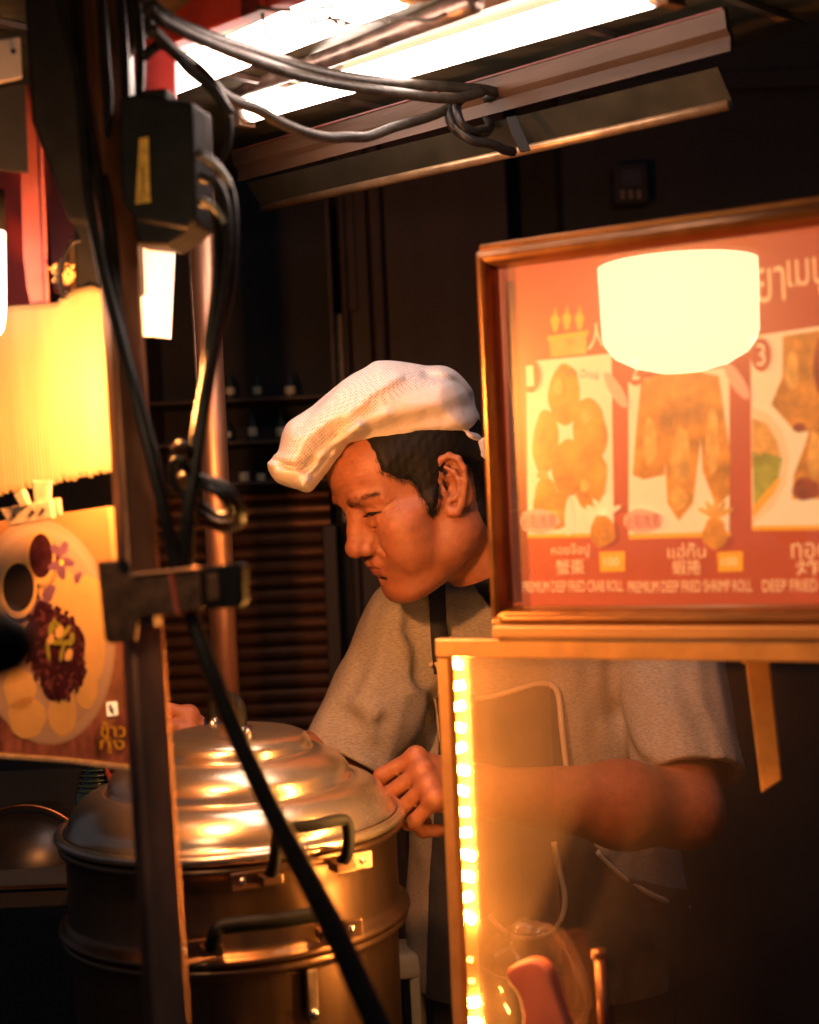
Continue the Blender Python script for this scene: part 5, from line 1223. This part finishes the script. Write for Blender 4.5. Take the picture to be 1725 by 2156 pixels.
# the mesh-fabric panel runs along the top of the cap
pu = 862.5 + ((CV_[:, 0]) * RX.x + (CV_[:, 2] - 1.5) * RX.z) / CV_[:, 1] * F; pv = 1078 - ((CV_[:, 0]) * UX.x + (CV_[:, 2] - 1.5) * UX.z) / CV_[:, 1] * F
mp_ = [(575, 960), (596, 985), (640, 992), (652, 968), (672, 940), (700, 920), (735, 905), (790, 868), (850, 830), (900, 815), (960, 800), (1000, 780), (1000, 700), (500, 700), (540, 940)]
md_ = poly_sdf(pu, pv, mp_); msk = np.clip(.5 - md_ / 5, 0, 1)
at = cme.attributes.new('net', 'FLOAT', 'POINT'); at.data.foreach_set('value', msk.astype(np.float32))
def cap_mat():
    m = mat('white_cotton_cap', (.72, .63, .63), .85, vary=.06, scale=30, bump=.3, bscale=130, spec=.2)
    nt = m.node_tree; b = nt.nodes['Principled BSDF']; L = nt.links; src = b.inputs['Base Color'].links[0].from_socket
    tc = nt.nodes.new('ShaderNodeTexCoord'); mp = nt.nodes.new('ShaderNodeMapping'); mp.inputs['Rotation'].default_value = (0, R(40), 0); mp.inputs['Scale'].default_value = (1, .75, 1); L.new(tc.outputs['Object'], mp.inputs[0])
    vo = nt.nodes.new('ShaderNodeTexVoronoi'); vo.inputs['Scale'].default_value = 350; vo.inputs['Randomness'].default_value = .12; L.new(mp.outputs[0], vo.inputs['Vector'])
    mr = nt.nodes.new('ShaderNodeMapRange'); mr.inputs[1].default_value = .26; mr.inputs[2].default_value = .40; mr.inputs[3].default_value = 1; mr.inputs[4].default_value = 0; L.new(vo.outputs['Distance'], mr.inputs[0])
    a = nt.nodes.new('ShaderNodeAttribute'); a.attribute_name = 'net'
    mu = nt.nodes.new('ShaderNodeMath'); mu.operation = 'MULTIPLY'; L.new(mr.outputs[0], mu.inputs[0]); L.new(a.outputs['Fac'], mu.inputs[1])
    m3 = nt.nodes.new('ShaderNodeMath'); m3.operation = 'MULTIPLY'; m3.inputs[1].default_value = .78; L.new(mu.outputs[0], m3.inputs[0])
    mx = nt.nodes.new('ShaderNodeMix'); mx.data_type = 'RGBA'; mx.inputs[7].default_value = (.22, .13, .10, 1); L.new(m3.outputs[0], mx.inputs[0]); L.new(src, mx.inputs[6]); L.new(mx.outputs[2], b.inputs['Base Color'])
    return m
cap = link('cap', cme, cap_mat(), man, True)
tp = Plane(P(1030, 940, 1.70), (.9, .43, 0), Z)
part('cap_tail', vprism(tp, tp.poly([(975, 948), (1004, 930), (1034, 912), (1075, 905), (1085, 1000), (1040, 976), (1010, 960)]), -.003, .003), cap.data.materials[0], cap, bevel=.0015)
M_stitch = mat('cream_stitching', (.66, .48, .36), .8)
def on_cap(u, v):                                 # march along the view ray to the cap
    d0 = np.array(P(u, v, 1) - CAM); best = None
    for t in np.arange(DC - .16, DC + .18, .0012):
        p = np.array(CAM) + d0 * t; i = ((p - cv.lo) / CHh).astype(int)
        if (i < 0).any() or (i >= np.array(capD.shape)).any(): continue
        if capD[tuple(i)] < 0: return Vector(p - d0 * .0009)
    return None
def stitched(uvs, r=.0007):
    pts = [on_cap(u, v) for u, v in uvs]; pts = [p for p in pts if p is not None]
    if len(pts) > 3: part('seam', vtube(pts, r, 6, 2), M_stitch, cap, True)
stitched([(598, 984), (615, 990), (640, 992), (660, 985), (666, 982), (662, 972), (668, 950), (690, 930), (710, 915)])
stitched([(740, 938), (800, 940), (860, 944), (920, 946), (970, 945), (1010, 941)])

# ---------------------------------------------------------------- t-shirt, apron, trousers
SB = .0034
NB = np.array(P(1105, 1330, 1.87)); CH_ = np.array(P(1125, 1470, 1.89)); BE = np.array(P(1150, 1950, 1.93))
slo = np.array([P(600, 1700, 1.75).x - .02, 1.55, .86]); shi = np.array([P(1640, 1300, 1.9).x + .03, 2.08, 1.50])
sv = Vox(slo, shi, SB); SX_, SY_, SZ_ = sv.grid()
RS2, RE2, LS2, LE2 = RS + np.array([.01, .01, 0]), np.array(P(722, 1622, 1.79)), LS + np.array([0, .0, 0]), np.array(P(1462, 1690, 1.71))
sv.op(ROD(RS2 + np.array([.04, .02, -.015]), LS2 + np.array([-.04, .02, -.015]), .072, .072), .001)
sv.op(ELL(CH_ + np.array([0, .01, -.05]), (.175, .112, .20)), .05)
sv.op(ELL(BE, (.19, .125, .30)), .08)
torso_only = sv.D.copy()
sv.op(ROD(RS2, RE2, .068, .062), .018); sv.op(ROD(LS2, LE2, .072, .066), .022)
sv.op(ROD(NB + np.array([.0, .03, -.03]), NB + np.array([0, -.0, .02]), .085, .068), .05)
fold = .0042 * waves(SX_, SY_, SZ_, 31, 26, 7, (1.2, 1.2, .55)) + .0024 * waves(SX_, SY_, SZ_, 32, 70, 7, (1.3, 1.3, .5))
def on_shirt(u, v, out=.002, field=None):
    fld = outer if field is None else field
    d0 = np.array(P(u, v, 1) - CAM)
    for t in np.arange(1.58, 2.0, .001):
        p = np.array(CAM) + d0 * t; i = ((p - sv.lo) / SB).astype(int)
        if (i < 0).any() or (i >= np.array(fld.shape)).any(): continue
        if fld[tuple(i)] < 0: return Vector(p - d0 * out)
    return None
def crease(path, r, amp):
    global fold
    r = max(r, .011) * 1.15
    path = [on_shirt(a, b, 0, sv.D) for a, b, _ in path]; path = [np.array(p) for p in path if p is not None]
    for a, b in zip(path, path[1:]):
        pr = ROD(a, b, 0, 0); d = pr[0](SX_, SY_, SZ_); fold = fold + .85 * amp * np.exp(-(d / r) ** 2)
crease([(858, 1255, 1.76), (868, 1330, 1.75), (884, 1420, 1.75), (905, 1510, 1.76), (930, 1570, 1.77)], .009, .012)
crease([(880, 1262, 1.76), (895, 1330, 1.75), (905, 1390, 1.75)], .006, .006)
crease([(840, 1280, 1.74), (852, 1360, 1.73), (868, 1450, 1.73)], .010, -.006)
crease([(790, 1470, 1.74), (805, 1520, 1.74), (812, 1560, 1.74)], .007, .006)
crease([(740, 1480, 1.74), (790, 1500, 1.73), (880, 1540, 1.74)], .009, -.006)
crease([(700, 1540, 1.74), (770, 1580, 1.73), (850, 1600, 1.74)], .008, .005)
crease([(925, 1262, 1.77), (935, 1330, 1.76), (950, 1400, 1.76)], .006, .006)
crease([(905, 1262, 1.77), (915, 1340, 1.76), (930, 1420, 1.76)], .006, -.005)
crease([(820, 1300, 1.74), (800, 1400, 1.73), (770, 1480, 1.73)], .012, -.006)
crease([(700, 1500, 1.74), (745, 1520, 1.73), (800, 1600, 1.74)], .006, .006)
crease([(760, 1420, 1.73), (720, 1500, 1.73), (690, 1560, 1.74)], .008, .005)
crease([(1290, 1400, 1.75), (1300, 1500, 1.72), (1330, 1590, 1.70), (1400, 1640, 1.68)], .010, .010)
crease([(1340, 1420, 1.72), (1400, 1500, 1.68), (1380, 1580, 1.66)], .010, -.005)
crease([(1430, 1430, 1.72), (1480, 1520, 1.68), (1500, 1600, 1.66)], .009, .005)
shD = sv.D + fold
outer = shD.copy()
def cut(prim_fn):                                 # planes that open sleeves and collar
    pass
def plane_d(p, n): 
    n = np.array(n) / np.linalg.norm(n); return (SX_ - p[0]) * n[0] + (SY_ - p[1]) * n[1] + (SZ_ - p[2]) * n[2]
ra = (RE2 - RS2) / np.linalg.norm(RE2 - RS2); la = (LE2 - LS2) / np.linalg.norm(LE2 - LS2)
shell = np.maximum(outer, -(outer + .011))
hemR = np.array(P(733, 1606, 1.78)); hemL = np.array(P(1470, 1630, 1.72))
nR = ra * 1.0; dR = np.where(ROD(RS2 + (RE2 - RS2) * .45, RE2 + (RE2 - RS2) * .5, .10, .12)[0](SX_, SY_, SZ_) < 0, plane_d(hemR, nR), -1)
dL = np.where(ROD(LS2 + (LE2 - LS2) * .5, LE2 + (LE2 - LS2) * .5, .092, .11)[0](SX_, SY_, SZ_) < 0, plane_d(hemL, la + np.array([.0, 0, -.2])), -1)
neckD = ROD(NB + np.array([.02, -.03, .20]), NB + np.array([-.01, -.01, -.012]), .075, .062)[0](SX_, SY_, SZ_)
shell = np.maximum.reduce([shell, dR, dL, -neckD])
V_, F_ = surface_nets(shell.astype(np.float32), sv.lo, SB)
def shirt_mat():
    m = mat('heather_grey_cotton', (.37, .335, .31), .9, bump=.35, bscale=700, spec=.15)
    nt = m.node_tree; b = nt.nodes['Principled BSDF']; L = nt.links
    tc = nt.nodes.new('ShaderNodeTexCoord'); mp = nt.nodes.new('ShaderNodeMapping'); mp.inputs['Rotation'].default_value = (0, R(25), 0); mp.inputs['Scale'].default_value = (190, 190, 1100); L.new(tc.outputs['Object'], mp.inputs[0])
    n = nt.nodes.new('ShaderNodeTexNoise'); n.inputs['Scale'].default_value = 1; n.inputs['Detail'].default_value = 5; L.new(mp.outputs[0], n.inputs['Vector'])
    r = nt.nodes.new('ShaderNodeValToRGB'); r.color_ramp.elements[0].position = .36; r.color_ramp.elements[1].position = .6; r.color_ramp.elements[0].color = (.29, .25, .225, 1); r.color_ramp.elements[1].color = (.43, .38, .345, 1)
    L.new(n.outputs[0], r.inputs[0]); L.new(r.outputs[0], b.inputs['Base Color']); return m
M_shirt = shirt_mat()
shirt = link('shirt', np_mesh(V_, F_), M_shirt, man, True)
tf = torso_only + fold
# apron: a layer over the front of the torso, cut to its outline
ap = [(905, 1230), (938, 1230), (944, 1330), (962, 1420), (1000, 1470), (1060, 1462), (1150, 1440), (1178, 1466), (1190, 1560), (1205, 1640), (1250, 1780), (1330, 1860), (1470, 1915), (1560, 1960), (1560, 2500), (890, 2500), (905, 1900), (926, 1570), (918, 1480), (905, 1390)]
dd_ = 1.78; ax_ = [(P(u, v, dd_).x, P(u, v, dd_).z) for u, v in ap]
apd = poly_sdf(SX_[:, :, 0], SZ_[0, 0][None, :], ax_)[:, None, :]
uf = np.minimum(tf, sv.D + fold + .004)
apr = np.maximum(np.maximum(np.minimum(tf, torso_only + fold * .6) - .0065, -(tf - .0005)), np.maximum(apd, SY_ - 1.90))
V_, F_ = surface_nets(apr.astype(np.float32), sv.lo, SB)
M_apron = mat('dark_apron_cloth', (.060, .058, .068), .85, vary=.2, scale=40, bump=.25, bscale=500, spec=.2)
apron = link('apron', np_mesh(V_, F_), M_apron, man, True)
M_pipe = mat('apron_piping', (.62, .48, .36), .7)
def piping(uvs, r=.0038):
    pts = [on_shirt(u, v, .009, torso_only + fold * .6) for u, v in uvs]; pts = [p for p in pts if p is not None]
    if len(pts) > 2: part('piping', vtube(pts, r, 8, 5), M_pipe, apron, True)
strap_v = []
for vv, ua, ub in ((1225, 902, 938), (1260, 903, 939), (1300, 905, 940), (1340, 907, 943), (1380, 910, 948), (1420, 914, 955)):
    q1, q2 = on_shirt(ua, vv, .012, sv.D), on_shirt(ub, vv, .012, sv.D)
    if q1 and q2: strap_v += [q1, q2]
ns = len(strap_v) // 2
if ns > 2:
    bk_ = [p + Y * .003 for p in strap_v]
    fs_ = [(2 * i, 2 * i + 1, 2 * i + 3, 2 * i + 2) for i in range(ns - 1)]; o_ = 2 * ns
    part('neck_strap', (strap_v + bk_, fs_ + [tuple(o_ + k for k in f[::-1]) for f in fs_] + [(2 * i, 2 * i + 2, o_ + 2 * i + 2, o_ + 2 * i) for i in range(ns - 1)] + [(2 * i + 1, o_ + 2 * i + 1, o_ + 2 * i + 3, 2 * i + 3) for i in range(ns - 1)]), mat('navy_strap', (.020, .020, .030), .8), apron, True)
piping([(908, 1395), (914, 1440), (922, 1500), (930, 1560)])
piping([(1000, 1472), (1040, 1466), (1090, 1452), (1130, 1441), (1160, 1443), (1176, 1466), (1184, 1540), (1196, 1640)])
piping([(1166, 1772), (1178, 1830), (1190, 1890), (1184, 1930), (1160, 1962), (1120, 1976), (1080, 1972), (1050, 1950), (1030, 1925)])
piping([(1256, 1792), (1290, 1828), (1330, 1860), (1390, 1892), (1450, 1910)])
piping([(1005, 2026), (1040, 2050), (1080, 2062)], .003)
tie = [on_shirt(u, v, .006, shD) for u, v in [(905, 1402), (916, 1396), (926, 1412), (930, 1460)]]
if all(tie): part('tie', vtube(tie, .003, 8, 5), M_pipe, apron, True)
# trousers and shoes, out of the picture behind the counter
tv = Vox((.0, 1.66, .0), (.50, 2.16, 1.16), .012); hx = float(BE[0])
tv.op(ELL((hx, 1.95, 1.0), (.175, .125, .16)), .01)
for s_ in (-1, 1):
    tv.op(ROD((hx + s_ * .085, 1.95, .95), (hx + s_ * .095, 1.93, .50), .088, .066), .05); tv.op(ROD((hx + s_ * .095, 1.93, .50), (hx + s_ * .10, 1.96, .08), .066, .055), .03)
V_, F_ = surface_nets(tv.D, tv.lo, .012); link('trousers', np_mesh(V_, F_), mat('dark_trousers', (.04, .04, .05), .85), man, True)
for s_ in (-1, 1):
    part('shoe', vtube([(hx + s_ * .10, 2.02, .045), (hx + s_ * .10, 1.94, .05), (hx + s_ * .105, 1.84, .04), (hx + s_ * .105, 1.79, .035)], [.04, .046, .044, .03], 16, 5), M_black, man, True)
